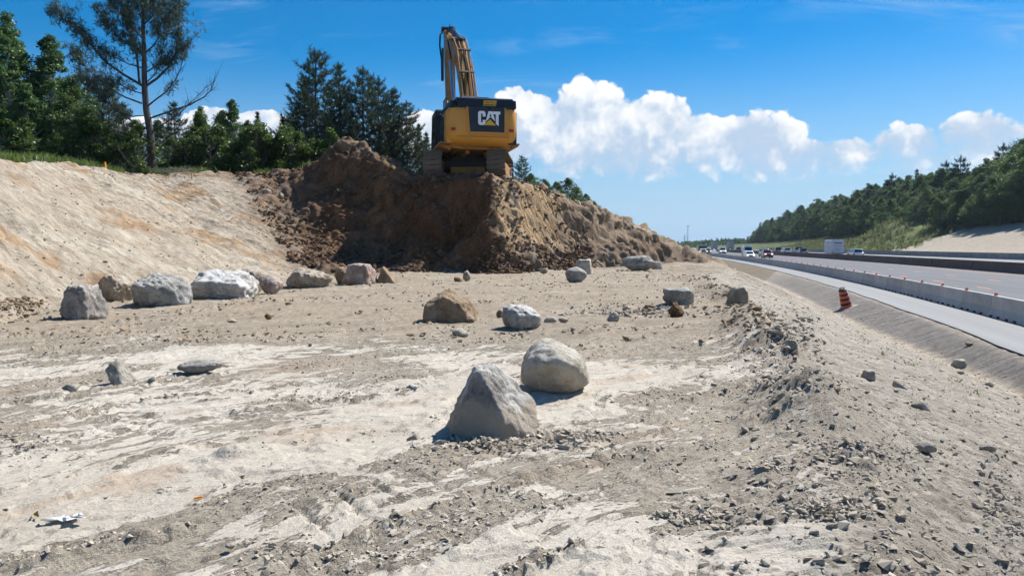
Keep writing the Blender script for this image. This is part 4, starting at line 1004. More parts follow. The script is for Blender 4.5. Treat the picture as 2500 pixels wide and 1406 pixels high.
# counterweight: rounded rear corners, tapered and undercut below
def cw_plan(w, yb, r, yf=-1.95, n=6):
    pts = [(-w, yf)]
    for k in range(n + 1):
        a = math.pi + (math.pi / 2) * k / n; pts.append((-w + r + r * math.cos(a), yb + r + r * math.sin(a)))
    for k in range(n + 1):
        a = 1.5 * math.pi + (math.pi / 2) * k / n; pts.append((w - r + r * math.cos(a), yb + r + r * math.sin(a)))
    pts.append((w, yf)); return pts
def bowed(w, yb, r, yf=-1.95):
    P = []
    for (x, y) in cw_plan(w, yb, r, yf): P.append((x, y + 0.10 * (x / w) ** 2 if y < yf - 0.1 else y))
    return P
levels = [(1.40, 1.35, -2.5, 0.5), (1.46, 1.52, -3.05, 0.5), (1.62, 1.66, -3.42, 0.5), (1.80, 1.70, -3.56, 0.48), (2.35, 1.715, -3.62, 0.45), (2.98, 1.70, -3.60, 0.42), (3.14, 1.66, -3.55, 0.40), (3.21, 1.58, -3.45, 0.36)]
cwv = []; n0 = None
for (z, w, yb, r) in levels:
    P = bowed(w, yb, r); n0 = len(P); cwv += [(x, y, z) for x, y in P]
mcw = MB(); fs = []
for i in range(len(levels) - 1):
    for k in range(n0): fs.append((i * n0 + k, i * n0 + (k + 1) % n0, (i + 1) * n0 + (k + 1) % n0, (i + 1) * n0 + k))
fs += [tuple(range(n0))[::-1], tuple(range((len(levels) - 1) * n0, len(levels) * n0))]
mcw.add(cwv, fs); cw = U(mcw, 'counterweight', YEL, smooth=True)
# black logo panel let into the rear with a yellow raised edge
REAR = -3.62
def rear_y(x): return REAR + 0.10 * (x / 1.7) ** 2
px0, px1, pz0, pz1 = -0.66, 1.02, 2.02, 3.17
m = MB()
def curved_panel(m, poly, y_off, th):
    """polygon in x,z laid on the bowed rear"""
    n = len(poly); v1 = [(x, rear_y(x) + y_off, z) for x, z in poly]; v2 = [(x, rear_y(x) + y_off + th, z) for x, z in poly]
    m.add(v1 + v2, [tuple(range(n)), tuple(range(n, 2 * n))[::-1]] + [(i, (i + 1) % n, n + (i + 1) % n, n + i) for i in range(n)])
def subdiv_rect(x0, x1, z0, z1, sl0=0.0, n=8):
    return [(x0 + (x1 - x0) * i / n + 0, z0) for i in range(n + 1)] + [(x1 + (x0 + sl0 - x1) * i / n, z1) for i in range(n + 1)]
# panel as a strip of quads that follows the bow
def strip_panel(m, x0a, x1a, z0, x0b, x1b, z1, off, th=0.05, n=10):
    top, bot = [], []
    for i in range(n + 1):
        t = i / n; xa = x0a + (x1a - x0a) * t; xb = x0b + (x1b - x0b) * t
        bot.append((xa, z0)); top.append((xb, z1))
    vs = []
    for (x, z) in bot + top: vs.append((x, rear_y(x) + off, z))
    for (x, z) in bot + top: vs.append((x, rear_y(x) + off + th, z))
    k = n + 1; fs = []
    for i in range(n):
        fs.append((i, i + 1, k + i + 1, k + i)); fs.append((2 * k + i, 2 * k + k + i, 2 * k + k + i + 1, 2 * k + i + 1))
        fs.append((i, 2 * k + i, 2 * k + i + 1, i + 1)); fs.append((k + i, k + i + 1, 3 * k + i + 1, 3 * k + i))
    fs.append((0, k, 3 * k, 2 * k)); fs.append((n, 2 * k + n, 3 * k + n, k + n)); m.add(vs, fs)
strip_panel(m, px0, px1 - 0.02, pz0, px0 - 0.10, px1, pz1 + 0.03, -0.03, 0.09); panel = U(m, 'logo_panel', BLK_, cw)
m = MB(); strip_panel(m, px0 - 0.07, px1 + 0.05, pz0 - 0.07, px0 - 0.07, px1 + 0.05, pz0 - 0.005, -0.045, 0.09)
strip_panel(m, px0 - 0.06, px0 - 0.005, pz0, px0 - 0.17, px0 - 0.105, pz1 + 0.02, -0.045, 0.09, 2); strip_panel(m, px1 - 0.015, px1 + 0.04, pz0, px1 + 0.005, px1 + 0.06, pz1 + 0.02, -0.045, 0.09, 2); U(m, 'panel_edge', YEL, cw)
# lettering: heavy condensed capitals, the middle letter stands on a triangle
def letter(polys, mat, name):
    for poly in polys:
        m = MB(); n = len(poly)
        curved_panel(m, poly, -0.040, 0.02); U(m, name, mat, panel)
LX, LZ, LH = -0.28, 2.34, 0.66
def lp(pts): return [(LX + x, LZ + z) for x, z in pts]
cO = [(0.36, 0.40), (0.36, 0.56), (0.30, 0.66), (0.07, 0.66), (0.0, 0.58), (0.0, 0.08), (0.07, 0.0), (0.27, 0.0), (0.36, 0.10), (0.36, 0.24), (0.22, 0.24), (0.22, 0.12), (0.14, 0.12), (0.14, 0.54), (0.22, 0.54), (0.22, 0.40)]
letter([lp(cO)], LETW, 'letter')
letter([lp([(0.36, 0.16), (0.50, 0.66), (0.70, 0.66), (0.83, 0.20), (0.60, 0.40), (0.43, 0.22)])], LETW, 'letter')
letter([lp([(0.74, 0.66), (1.08, 0.66), (1.08, 0.53), (1.0, 0.53), (1.0, -0.02), (0.96, 0.0), (0.86, 0.08), (0.86, 0.53), (0.70, 0.53)])], LETW, 'letter')
m = MB(); curved_panel(m, lp([(0.26, 0.0), (0.87, 0.0), (0.58, 0.28)]), -0.048, 0.02); U(m, 'triangle_mark', LETY, panel)
m = MB(); curved_panel(m, lp([(0.545, 0.42), (0.60, 0.545), (0.645, 0.42), (0.60, 0.40)]), -0.046, 0.02); U(m, 'letter_gap', BLK_, panel)
m = MB(); m.tube([(0.30, REAR - 0.08, 3.08), (0.36, REAR - 0.1, 3.16)], 0.05, 8); m.box((0.3, REAR - 0.05, 3.10), (0.14, 0.08, 0.08)); U(m, 'rear_camera', BLK_, cw)
for x0 in (-1.46, 1.36):
    m = MB(); m.box((x0, -3.52, 2.13), (0.22, 0.10, 0.13)); U(m, 'tail_light', REDL, cw, 0.015)
m = MB(); m.box((1.22, -3.545, 2.35), (0.035, 0.03, 1.3)); U(m, 'corner_rib', YEL, cw, 0.01)
for x0 in (-1.05, 1.28):
    m = MB(); m.tube([(x0 - 0.12, -2.9, 3.19), (x0 - 0.10, -2.9, 3.30), (x0 + 0.10, -2.9, 3.30), (x0 + 0.12, -2.9, 3.19)], 0.035, 8); U(m, 'lifting_eye', YEL, cw)
m = MB(); strip_panel(m, -1.30, 1.20, 1.792, -1.30, 1.20, 1.806, 0.012, 0.02); U(m, 'panel_seam', DARKM, cw)
# hood behind the cab, black
m = MB()
hp = [(-3.50, 3.20), (-3.44, 3.62), (-3.25, 3.70), (0.2, 3.70), (0.3, 3.2)]
m.prism(hp, -1.28, 1.50); m.prism([(-3.46, 3.20), (-3.36, 3.52), (0.2, 3.62), (0.2, 3.2)], -1.55, -1.28); m.prism([(-3.46, 3.20), (-3.38, 3.60), (0.2, 3.62), (0.2, 3.2)], 1.50, 1.64)
hood = U(m, 'hood', BLK_, bevel=0.05)
m = MB(); m.tube([(-0.2, -3.3, 3.72), (-0.2, -2.9, 3.78), (0.3, -2.9, 3.78), (0.3, -3.3, 3.72)], 0.02, 6); U(m, 'hood_rail', CHROME, hood)
# contractor's sticker
m = MB(); m.prism([(-0.02, 3.28), (0.62, 3.28), (0.66, 3.53), (0.03, 3.53)], -3.505, -3.47, 'y'); stk = U(m, 'sticker', STK, hood)
def text_mesh(txt, size, bold=0.0):
    cu = bpy.data.curves.new('text', 'FONT'); cu.body = txt; cu.size = size; cu.offset = bold; cu.align_x = 'CENTER'; cu.shear = 0.15
    to = bpy.data.objects.new('text', cu); C.objects.link(to)
    dg = bpy.context.evaluated_depsgraph_get(); me = bpy.data.meshes.new_from_object(to.evaluated_get(dg))
    bpy.data.objects.remove(to); return me
for txt, z, sz, mt in (('COREYDALE', 3.40, 0.125, STKR), ('CONTRACTING CO.', 3.305, 0.077, STKB)):
    me = text_mesh(txt, sz, 0.004); M4 = UY @ Matrix.Translation((0.32, -3.512, z)) @ Matrix.Rotation(R(90), 4, 'X'); me.transform(M4); new_obj('sticker_lettering', me, mt, stk)
# side housings, cab
m = MB(); m.box((-1.52, -1.0, 2.30), (0.42, 3.6, 1.62)); lh = U(m, 'side_housing', BLK_, bevel=0.04)
m = MB(); m.box((-1.60, -2.75, 2.30), (0.28, 0.8, 1.55)); m.box((-1.68, -2.75, 2.0), (0.14, 0.8, 0.3)); U(m, 'side_panel', YEL, bevel=0.03)
for zz in np.linspace(1.75, 2.9, 6):
    m = MB(); m.box((-1.745, -1.7, float(zz)), (0.03, 0.8, 0.06)); U(m, 'vent_slat', DARKM, lh)
m = MB(); m.tube([(-1.76, -2.3, 2.95), (-1.80, -2.3, 2.95)], 0.07, 12); U(m, 'round_mirror', CHROME, lh)
m = MB(); m.box((1.50, -1.0, 2.28), (0.42, 4.4, 1.56)); U(m, 'side_housing', BLK_, bevel=0.04)
m = MB(); m.prism([(0.9, 1.55), (3.05, 1.55), (3.2, 2.3), (2.75, 3.78), (1.0, 3.82), (0.9, 3.7)], -1.75, -0.62); cab = U(m, 'cab', BLK_, bevel=0.05)
m = MB(); m.prism([(1.15, 2.35), (2.9, 2.35), (2.6, 3.6), (1.15, 3.6)], -1.77, -1.745); U(m, 'cab_window', GLASS, cab)
m = MB(); m.prism([(-1.62, 2.5), (-0.75, 2.5), (-0.75, 3.6), (-1.62, 3.6)], 0.875, 0.892, 'y'); U(m, 'cab_window', GLASS, cab)
m = MB(); m.box((-1.75, 0.45, 2.5), (0.06, 0.06, 1.9)); m.box((-1.75, -0.5, 2.5), (0.06, 0.06, 1.9)); m.box((-1.75, 0, 3.4), (0.05, 1.0, 0.05)); m.box((-1.75, 0, 2.9), (0.05, 1.0, 0.05)); U(m, 'grab_rail', BLK_)
m = MB(); m.tube([(-1.5, -0.4, 3.2), (-1.5, -0.4, 4.0), (-1.5, -1.4, 4.0), (-1.5, -1.4, 3.2)], 0.028, 6); m.tube([(-1.5, -0.9, 3.2), (-1.5, -0.9, 4.0)], 0.025, 6); U(m, 'guard_rail', DARKM)
m = MB(); m.lathe([(0.03, 3.8), (0.05, 3.8), (0.05, 4.02), (0.11, 4.05), (0.11, 4.14), (0.03, 4.16)], 12, (-1.3, 0.2, 0)); U(m, 'beacon', LAMPG)
m = MB(); m.lathe([(0.05, 3.68), (0.13, 3.68), (0.13, 3.86), (0.17, 3.86), (0.17, 3.93), (0.05, 3.93)], 14, (0.85, -1.6, 0)); U(m, 'exhaust_pipe', RUSTP)
m = MB(); m.box((0.55, -2.3, 3.74), (0.5, 0.6, 0.1)); U(m, 'hood_hatch', BLK_, hood, 0.02)
m = MB(); m.prism([(-2.3, 3.7), (-2.1, 3.7), (-2.15, 3.9)], 1.2, 1.25); U(m, 'hood_fin', BLK_, hood)
# catwalks at deck level
m = MB(); m.prism([(-3.1, 1.50), (2.9, 1.50), (2.9, 1.62), (-2.4, 1.62), (-3.0, 1.60)], -2.02, -1.42); m.prism([(-1.45, 1.25), (-2.02, 1.50), (-1.45, 1.50)], -2.6, 2.6, 'y'); U(m, 'catwalk', YELD, bevel=0.015)
m = MB(); m.box((1.72, 0.2, 1.55), (0.42, 5.6, 0.10)); m.box((1.75, -2.72, 1.58), (0.36, 0.3, 0.08)); U(m, 'catwalk', YELD, bevel=0.015)
# ---- boom, stick, bucket, cylinders (side view y forward, z up)
def plate(side, x0, x1): m = MB(); m.prism(side, x0, x1); return m
boom = [(0.35, 2.0), (0.9, 1.95), (1.7, 3.6), (2.9, 5.5), (4.0, 6.8), (5.5, 7.75), (7.4, 8.55), (8.75, 9.05), (8.85, 9.35), (8.6, 9.55), (6.9, 9.15), (4.9, 8.45), (3.4, 7.45), (2.2, 6.0), (1.0, 3.9), (0.3, 2.5)]
BW = 0.34; BX = 0.10
m = plate(boom, BX - BW, BX + BW); bo = U(m, 'boom', YELB, bevel=0.04)
m = MB()
for q in (-BW - 0.02, BW + 0.02): m.lathe([(0.05, -0.05), (0.26, -0.05), (0.26, 0.05), (0.05, 0.05)], 16, (BX + q, 4.1, 7.2), 'x')
U(m, 'boom_boss', YELD, bo)
stick = [(9.55, 10.45), (9.95, 10.35), (9.75, 9.3), (9.3, 7.0), (8.5, 4.0), (8.2, 3.7), (7.95, 3.9), (8.1, 6.0), (8.35, 9.0), (8.75, 9.8)]
m = plate(stick, BX - 0.26, BX + 0.26); st = U(m, 'stick', YELB, bevel=0.03)
bk = [(8.0, 4.0), (8.5, 3.7), (8.75, 2.9), (8.4, 2.2), (7.6, 1.9), (6.9, 2.2), (7.1, 2.45), (7.7, 2.3), (8.1, 2.6), (8.15, 3.2)]
m = plate(bk, BX - 0.95, BX + 0.95); bu = U(m, 'bucket', DARKM, bevel=0.02)
for q in np.linspace(-0.8, 0.8, 5):
    m = MB(); m.prism([(6.95, 2.15), (6.95, 2.4), (6.55, 2.38)], BX + float(q) - 0.08, BX + float(q) + 0.08); U(m, 'bucket_tooth', STEEL, bu)
for q in (-0.62, 0.62):
    m = MB(); m.tube([(BX + q, 1.55, 2.0), (BX + q, 2.9, 4.6)], 0.16, 14); bc = U(m, 'boom_cylinder', DARKM, smooth=True)
    m = MB(); m.tube([(BX + q, 2.9, 4.6), (BX + q, 4.1, 7.15)], 0.085, 12); U(m, 'cylinder_rod', CHROME, bc, smooth=True)
m = MB(); m.tube([(BX, 4.35, 8.35), (BX, 7.6, 9.85)], 0.19, 14); m.tube([(BX, 7.55, 9.83), (BX, 7.75, 9.92)], 0.23, 14); sc_ = U(m, 'stick_cylinder', BLK_, smooth=True)
m = MB(); m.tube([(BX, 7.7, 9.9), (BX, 9.65, 10.42)], 0.10, 12); U(m, 'cylinder_rod', BLK_, sc_, smooth=True)
m = MB(); m.lathe([(0.05, -0.42), (0.20, -0.42), (0.20, 0.42), (0.05, 0.42)], 16, (BX, 9.65, 10.42), 'x'); U(m, 'stick_pin', BLK_, st)
m = MB(); m.tube([(BX + 0.1, 9.5, 10.55), (BX + 0.12, 9.6, 10.78), (BX + 0.12, 9.85, 10.72), (BX + 0.1, 9.95, 10.4)], 0.02, 6); U(m, 'stick_hose', HOSE, st)
m = MB(); m.tube([(BX, 9.9, 9.6), (BX, 9.2, 6.6)], 0.14, 12); U(m, 'bucket_cylinder', DARKM, smooth=True)
rs_ = random.Random(8)
tops = [(0.6, 3.4), (1.1, 4.35), (2.2, 6.15), (3.4, 7.6), (4.9, 8.6), (6.9, 9.3)]
for k, q in enumerate((-0.34, -0.24, -0.12, 0.02, 0.14, 0.27, 0.38)):
    m = MB(); pts = []
    for i, (f, z) in enumerate(tops):
        sag = rs_.uniform(0.0, 0.16); pts.append((BX + q + rs_.uniform(-0.03, 0.03), f - sag * 0.7, z + sag * 0.7))
    # smooth the run
    sm = []
    for i in range(len(pts) - 1):
        for t in (0, 0.33, 0.66): sm.append(tuple(a + (b - a) * t for a, b in zip(pts[i], pts[i + 1])))
    sm.append(pts[-1]); m.tube(sm, 0.035, 6); U(m, 'hose', HOSE if k % 2 else YELD, bo)
for f, z in ((1.15, 4.5), (2.1, 6.05), (3.3, 7.55), (4.8, 8.55)):
    m = MB(); m.box((BX, f - 0.05, z + 0.05), (0.84, 0.10, 0.10), Matrix.Rotation(R(55), 3, 'X')); U(m, 'hose_clamp', STEEL, bo)
for q in (-0.49, -0.52):
    m = MB(); m.tube([(BX + q, 4.6, 7.4), (BX + q - 0.05, 5.5, 8.6), (BX + q - 0.12, 7.2, 9.6), (BX + q - 0.15, 8.4, 9.75), (BX + q - 0.12, 8.9, 9.2), (BX + q, 8.95, 8.4), (BX + q, 8.8, 7.0)], 0.04, 6); U(m, 'hose', HOSE, bo)
m = MB(); m.box((BX - 0.46, 8.75, 8.0), (0.10, 0.3, 2.0)); U(m, 'work_lamp_bracket', DARKM, st)

# ================================================================== TRAFFIC BARREL
ORB = paint('barrel_orange', (0.70, 0.11, 0.035), 0.5, 0, 0.25, (0.35, 0.25, 0.18), 4); BLB = paint('barrel_black', (0.02, 0.018, 0.016), 0.5, 0, 0.2)
RUB = paint('rubber_base', (0.20, 0.20, 0.205), 0.7, 0, 0.5, (0.35, 0.32, 0.28))
def barrel(loc, label, rot, s=1.0):
    root = empty('traffic_barrel', loc); tag(root, label, 'barrel'); root.rotation_euler = rot; root.scale = (s, s, s)
    rads = [0.265, 0.25, 0.24, 0.228, 0.218, 0.205, 0.195]
    edges = np.linspace(0.10, 0.92, 8)
    for i in range(7):
        m = MB(); r = rads[i]; z0, z1 = float(edges[i]), float(edges[i + 1])
        m.lathe([(0.02, z0), (r, z0), (r + 0.006, z0 + 0.02), (r - 0.002, z1 - 0.012), (r - 0.012, z1), (0.02, z1)], 28); m.build('band', ORB if i % 2 == 0 else BLB, root, smooth=True)
    m = MB(); m.lathe([(0.02, 0.92), (0.19, 0.92), (0.185, 1.0), (0.15, 1.03), (0.02, 1.03)], 24); top = m.build('top', BLB, root, smooth=True)
    m = MB(); m.tube([(-0.12, 0, 1.01), (-0.11, 0, 1.08), (-0.05, 0, 1.11), (0.05, 0, 1.11), (0.11, 0, 1.08), (0.12, 0, 1.01)], 0.022, 8); m.build('handle', BLB, top)
    m = MB(); m.lathe([(0.05, 0.0), (0.60, 0.0), (0.61, 0.03), (0.50, 0.06), (0.31, 0.10), (0.05, 0.11)], 8); m.build('base', RUB, root, 0.01)
    return root
bx, by, bz = ground_hit(2068, 752)
barrel((bx, by, bz - 0.03), 'tilted orange and black traffic barrel beside the ditch', (R(4), R(-17), 0.0), 1.0)

# ---- survey stakes, litter
WOODO = flat('stake_orange', (0.85, 0.30, 0.03), 0.6); WOOD = paint('stake_wood', (0.42, 0.33, 0.20), 0.8)
def stake(u, v, h, mat, label):
    x, y, z = ground_hit(u, v); m = MB(); m.prism([(-0.03, -0.1), (0.03, -0.1), (0.03, h), (0.0, h + 0.02), (-0.03, h)], -0.03, 0.03, 'y'); o = m.build('survey_stake', mat); o.location = (x, y, z); tag(o, label, 'stake'); return o
stake(257, 409, 0.30, WOODO, 'short orange survey stake at the slope crest left of the tall pine')
stake(469, 438, 0.32, WOOD, 'short bare wooden survey stake on the crest right of the tall pine')
PAPER = flat('paper_white', (0.62, 0.61, 0.60), 0.7)
x, y, z = ground_hit(165, 1276)
rs2 = np.random.RandomState(3)
gx_, gy_ = np.meshgrid(np.linspace(-0.085, 0.085, 9), np.linspace(-0.035, 0.035, 6)); gz_ = 0.010 + 0.007 * rs2.normal(size=gx_.shape) + 0.012 * np.abs(gx_ / 0.11) ** 2
idx = np.arange(54).reshape(6, 9); F = np.stack([idx[:-1, :-1], idx[:-1, 1:], idx[1:, 1:], idx[1:, :-1]], -1).reshape(-1, 4)
pv = np.stack([gx_.ravel() * (1 + 0.3 * rs2.normal(size=54)), gy_.ravel() * (1 + 0.4 * rs2.normal(size=54)), gz_.ravel()], 1)
o = new_obj('paper_scrap', np_mesh('paper_scrap', pv, F, False), PAPER); o.location = (x, y, z + 0.02); o.rotation_euler = (0, 0, 0.25); tag(o, 'crumpled white paper scrap on pale clay at bottom left', 'litter')
x, y, z = ground_hit(484, 1228); m = MB(); m.prism([(-0.04, 0), (0.035, 0.0), (0.045, 0.012), (0.02, 0.022), (-0.03, 0.018)], -0.011, 0.011, 'y'); o = m.build('plastic_shard', WOODO, bevel=0.003); o.scale = (0.65,) * 3; o.location = (x, y, z + 0.03); o.rotation_euler = (0, 0, 0.7); tag(o, 'small orange plastic shard on the near clay', 'litter')
LEAFY = flat('dry_leaf_yellow', (0.45, 0.34, 0.06), 0.7)
x, y, z = ground_hit(90, 1270); m = MB(); m.add([(-0.05, 0, 0.01), (0, -0.015, 0.02), (0.045, 0, 0.012), (0, 0.015, 0.035), (0.01, 0.0, 0.005)], [(0, 1, 2, 3), (0, 4, 2, 1)]); o = m.build('dry_leaf', LEAFY); o.location = (x, y, z + 0.02); o.rotation_euler = (0.2, 0, -0.7); tag(o, 'curled yellow dry leaf left of the paper scrap', 'leaf')
# ================================================================== VEHICLES
TYRE = flat('tyre_rubber', (0.018, 0.018, 0.018), 0.8); RIM = flat('wheel_rim', (0.42, 0.43, 0.44), 0.3, 0.8); HEADL = flat('headlight_lit', (0.8, 0.8, 0.78), 0.2, emit=(1, 0.97, 0.9), es=1.6)
GREY_T = flat('plastic_trim', (0.03, 0.03, 0.032), 0.6); REDT = flat('car_tail_red', (0.35, 0.02, 0.015), 0.3)
def carpaint(n, c): return paint(n, c, 0.28, 0.1, 0.06, (0.25, 0.22, 0.18), 2.0, 0.5, 0.5)
CP = {'white': carpaint('car_white', (0.74, 0.76, 0.77)), 'red': carpaint('car_red', (0.19, 0.02, 0.03)), 'silver': carpaint('car_silver', (0.40, 0.44, 0.49)), 'grey': carpaint('car_grey', (0.16, 0.17, 0.19)),
      'black': carpaint('car_black', (0.014, 0.015, 0.02)), 'dark': carpaint('car_dark_blue', (0.03, 0.04, 0.06)), 'trailer': paint('trailer_skin', (0.50, 0.54, 0.60), 0.4, 0.1, 0.1), 'boxgrey': paint('box_grey', (0.33, 0.35, 0.36), 0.6, 0, 0.2)}
def wheel(par, x, y, r, w):
    m = MB(); m.lathe([(r * 0.6, -w / 2), (r * 0.95, -w / 2), (r, -w * 0.35), (r, w * 0.35), (r * 0.95, w / 2), (r * 0.6, w / 2)], 18, (x, y, r), 'x'); t = m.build('wheel', TYRE, par, smooth=True)
    m = MB(); m.lathe([(0.03, -w * 0.46), (r * 0.62, -w * 0.46), (r * 0.62, w * 0.46), (0.03, w * 0.46)], 12, (x, y, r), 'x'); m.build('rim', RIM, t)
def road_place(o, u, d, toward):
    """stand on lane offset d where it projects to photo column u"""
    best = None
    for y in np.linspace(20, 900, 8801):
        p = math.atan(float(Bs(y))); X = float(Bx(y)) + d * math.cos(p); Yw = y - d * math.sin(p)
        e = abs(UC + FPX * X / Yw - u)
        if best is None or e < best[0]: best = (e, X, Yw, y)
        elif Yw > 30 and e > best[0] + 40: break
    _, X, Yw, y = best
    o.location = (X, Yw, float(road_z(np.array(d))) + 0.005); o.rotation_euler = (0, 0, yaw_at(y) + (math.pi if toward else 0)); return Yw
SHAPES = {   # side profiles, y forward: body (lower), cabin bottom and top spans, heights
 'sedan': dict(L=4.5, W=1.78, belt=0.93, roof=1.45, hood=0.86, tail=0.98, cab=(-1.75, 1.15), top=(-1.05, 0.25), wr=0.32, wb=1.32),
 'suv':   dict(L=4.6, W=1.86, belt=1.08, roof=1.68, hood=1.05, tail=1.08, cab=(-2.1, 1.05), top=(-1.85, 0.35), wr=0.36, wb=1.35),
 'minivan': dict(L=5.0, W=1.95, belt=1.10, roof=1.78, hood=1.0, tail=1.1, cab=(-2.35, 1.6), top=(-2.2, 0.6), wr=0.34, wb=1.5),
 'van':   dict(L=5.9, W=2.0, belt=1.35, roof=2.65, hood=1.15, tail=1.35, cab=(-2.93, 2.15), top=(-2.9, 1.35), wr=0.36, wb=1.85),
 'cargovan': dict(L=5.3, W=1.95, belt=1.15, roof=2.0, hood=1.05, tail=1.15, cab=(-2.62, 1.5), top=(-2.58, 0.7), wr=0.35, wb=1.6),
 'pickup': dict(L=5.7, W=1.98, belt=1.18, roof=1.88, hood=1.15, tail=1.15, cab=(-0.75, 1.25), top=(-0.6, 0.55), wr=0.39, wb=1.75),
}
def vehicle(name, kind, colour, label, cat, u, d, toward, lights=True, rack=False, scale=1.0):
    q = SHAPES[kind]; L, W = q['L'], q['W']; cp = CP[colour]
    root = empty(name); h = L / 2; g = 0.20
    m = MB(); body = [(-h, 0.42), (-h + 0.06, g), (h - 0.12, g), (h, 0.45), (h - 0.03, q['hood'] - 0.18), (h - 0.28, q['hood'] - 0.03), (q['cab'][1] - 0.05, q['belt'] - 0.01), (q['cab'][0] + 0.1, q['belt']), (-h + 0.12, q['tail']), (-h, q['tail'] - 0.12)]
    m.prism(body, -W / 2, W / 2); b = m.build('body', cp, root, 0.07, True, seg=3)
    c0, c1 = q['cab']; t0, t1 = q['top']; zb, zt = q['belt'] - 0.03, q['roof']; wb, wt = W / 2 - 0.05, W / 2 - (0.10 if kind in ('van', 'cargovan') else 0.22)
    P = [Vector(v) for v in ((-wb, c0, zb), (wb, c0, zb), (wb, c1, zb), (-wb, c1, zb), (-wt, t0, zt), (wt, t0, zt), (wt, t1, zt), (-wt, t1, zt))]
    m = MB(); m.add(P, [(3, 2, 1, 0), (4, 5, 6, 7), (0, 1, 5, 4), (2, 3, 7, 6), (1, 2, 6, 5), (3, 0, 4, 7)]); cab = m.build('cabin', cp, root, 0.06, True, seg=3)
    def win(nm, a, bb, c, dd, s0, s1, r0, r1):
        """glass laid 12 mm proud of a cabin side: s along, r up"""
        def pt(s, r): return (a + (bb - a) * s) * (1 - r) + (dd + (c - dd) * s) * r
        n = (bb - a).cross(dd - a).normalized() * 0.014
        v = [pt(s0, r0), pt(s1, r0), pt(s1, r1), pt(s0, r1)]; mm = MB(); mm.add([p + n for p in v] + [p - n for p in v], [(0, 1, 2, 3), (7, 6, 5, 4), (0, 4, 5, 1), (1, 5, 6, 2), (2, 6, 7, 3), (3, 7, 4, 0)]); mm.build(nm, GLASS, cab)
    r1 = 0.90 if kind != 'van' else 0.62
    win('windshield', P[2], P[3], P[7], P[6], 0.06, 0.94, 0.08, r1)
    if kind == 'van': pass
    else: win('rear_window', P[0], P[1], P[5], P[4], 0.10, 0.90, 0.18, 0.88)
    sw = (0.62, 0.95) if kind in ('van', 'cargovan') else (0.06, 0.94)
    for (a, bb, c, dd, fl) in ((P[1], P[2], P[6], P[5], 0), (P[3], P[0], P[4], P[7], 1)):
        s0, s1 = sw if not fl else (1 - sw[1], 1 - sw[0])
        if kind in ('van', 'cargovan'): win('side_window', a, bb, c, dd, s0, s1, 0.12, 0.60)
        else:
            mid = (s0 + s1) / 2; win('side_window', a, bb, c, dd, s0, mid - 0.015, 0.12, 0.86); win('side_window', a, bb, c, dd, mid + 0.015, s1, 0.12, 0.86)
    for x in (-W / 2 + 0.12, W / 2 - 0.12):
        for y in (-q['wb'], q['wb']): wheel(root, x, y, q['wr'], 0.26)
    for sx in (-1, 1):
        m = MB(); m.box((sx * (W / 2 - 0.27), h - 0.04, q['hood'] - 0.24), (0.36, 0.10, 0.16)); m.build('headlight', HEADL if lights and toward else LAMPG, root, 0.02)
        m = MB(); m.box((sx * (W / 2 - 0.14), -h + 0.03, q['tail'] - 0.22), (0.20, 0.09, 0.28)); m.build('tail_light', REDT, root, 0.02)
        m = MB(); m.box((sx * (W / 2 + 0.09), c1 - 0.35, q['belt'] + 0.10), (0.2, 0.12, 0.15)); m.build('side_mirror', cp, root, 0.02)
    m = MB(); m.box((0, h - 0.02, 0.50), (W * 0.55, 0.08, 0.22)); m.build('grille', GREY_T, root, 0.01)
    m = MB(); m.box((0, -h + 0.03, 0.36), (W * 0.94, 0.12, 0.20)); m.build('bumper', GREY_T if kind in ('suv', 'pickup') else cp, root, 0.03)
    m = MB(); m.box((0, h - 0.05, 0.30), (W * 0.94, 0.14, 0.18)); m.build('bumper', GREY_T, root, 0.03)
    m = MB(); m.box((0, -h - 0.005, 0.72), (0.32, 0.03, 0.15)); m.build('number_plate', LETW, root)
    if rack:
        for x in (-0.55, 0.55):
            m = MB(); m.tube([(x, t0 + 0.2, zt + 0.09), (x, t1 - 0.1, zt + 0.09)], 0.025, 6); m.box((x, t0 + 0.3, zt + 0.04), (0.04, 0.05, 0.1)); m.box((x, t1 - 0.2, zt + 0.04), (0.04, 0.05, 0.1)); m.build('roof_rail', GREY_T, root)
    if kind == 'pickup':
        m = MB(); m.box((0, -1.85, q['belt'] + 0.005), (W - 0.3, 1.8, 0.05)); m.build('cargo_bed', GREY_T, root)
    root.scale = (scale,) * 3
    tag(root, label, cat); road_place(root, u, d, toward); return root
vehicle('passenger_car', 'sedan', 'white', 'white hatchback sedan with headlights on just ahead of the white high-roof van', 'car', 1829, 4.0, True)
vehicle('delivery_van', 'van', 'white', 'tall white high-roof van right behind the white sedan', 'van', 1824, 7.6, True)
vehicle('passenger_car', 'suv', 'red', 'dark red car with headlights on driving toward the camera', 'car', 1872, 7.6, True)
vehicle('minivan', 'minivan', 'silver', 'silver minivan close behind the dark red car', 'minivan', 1866, 10.2, True, rack=True)
vehicle('passenger_car', 'suv', 'grey', 'grey sport utility car with headlights on, next to the truck', 'car', 1728, 4.0, True)
vehicle('cargo_van', 'cargovan', 'white', 'small white van with a dark windshield alone behind the barrier', 'van', 1763, 7.6, True)
vehicle('passenger_car', 'suv', 'dark', 'dark car seen over the median wall beside the high-roof van', 'car', 1801, 21, False)
vehicle('passenger_car', 'suv', 'dark', 'dark blue car just left of the white wagon beyond the median', 'car', 1897, 22.5, False)
vehicle('minivan', 'minivan', 'white', 'white wagon beyond the median wall seen from behind', 'minivan', 1918, 18.8, False)
vehicle('pickup_truck', 'pickup', 'black', 'black pickup truck beyond the median wall', 'pickup', 1948, 22.5, False)
vehicle('passenger_car', 'suv', 'grey', 'grey car partly covering the black pickup', 'car', 1957, 18.8, False)
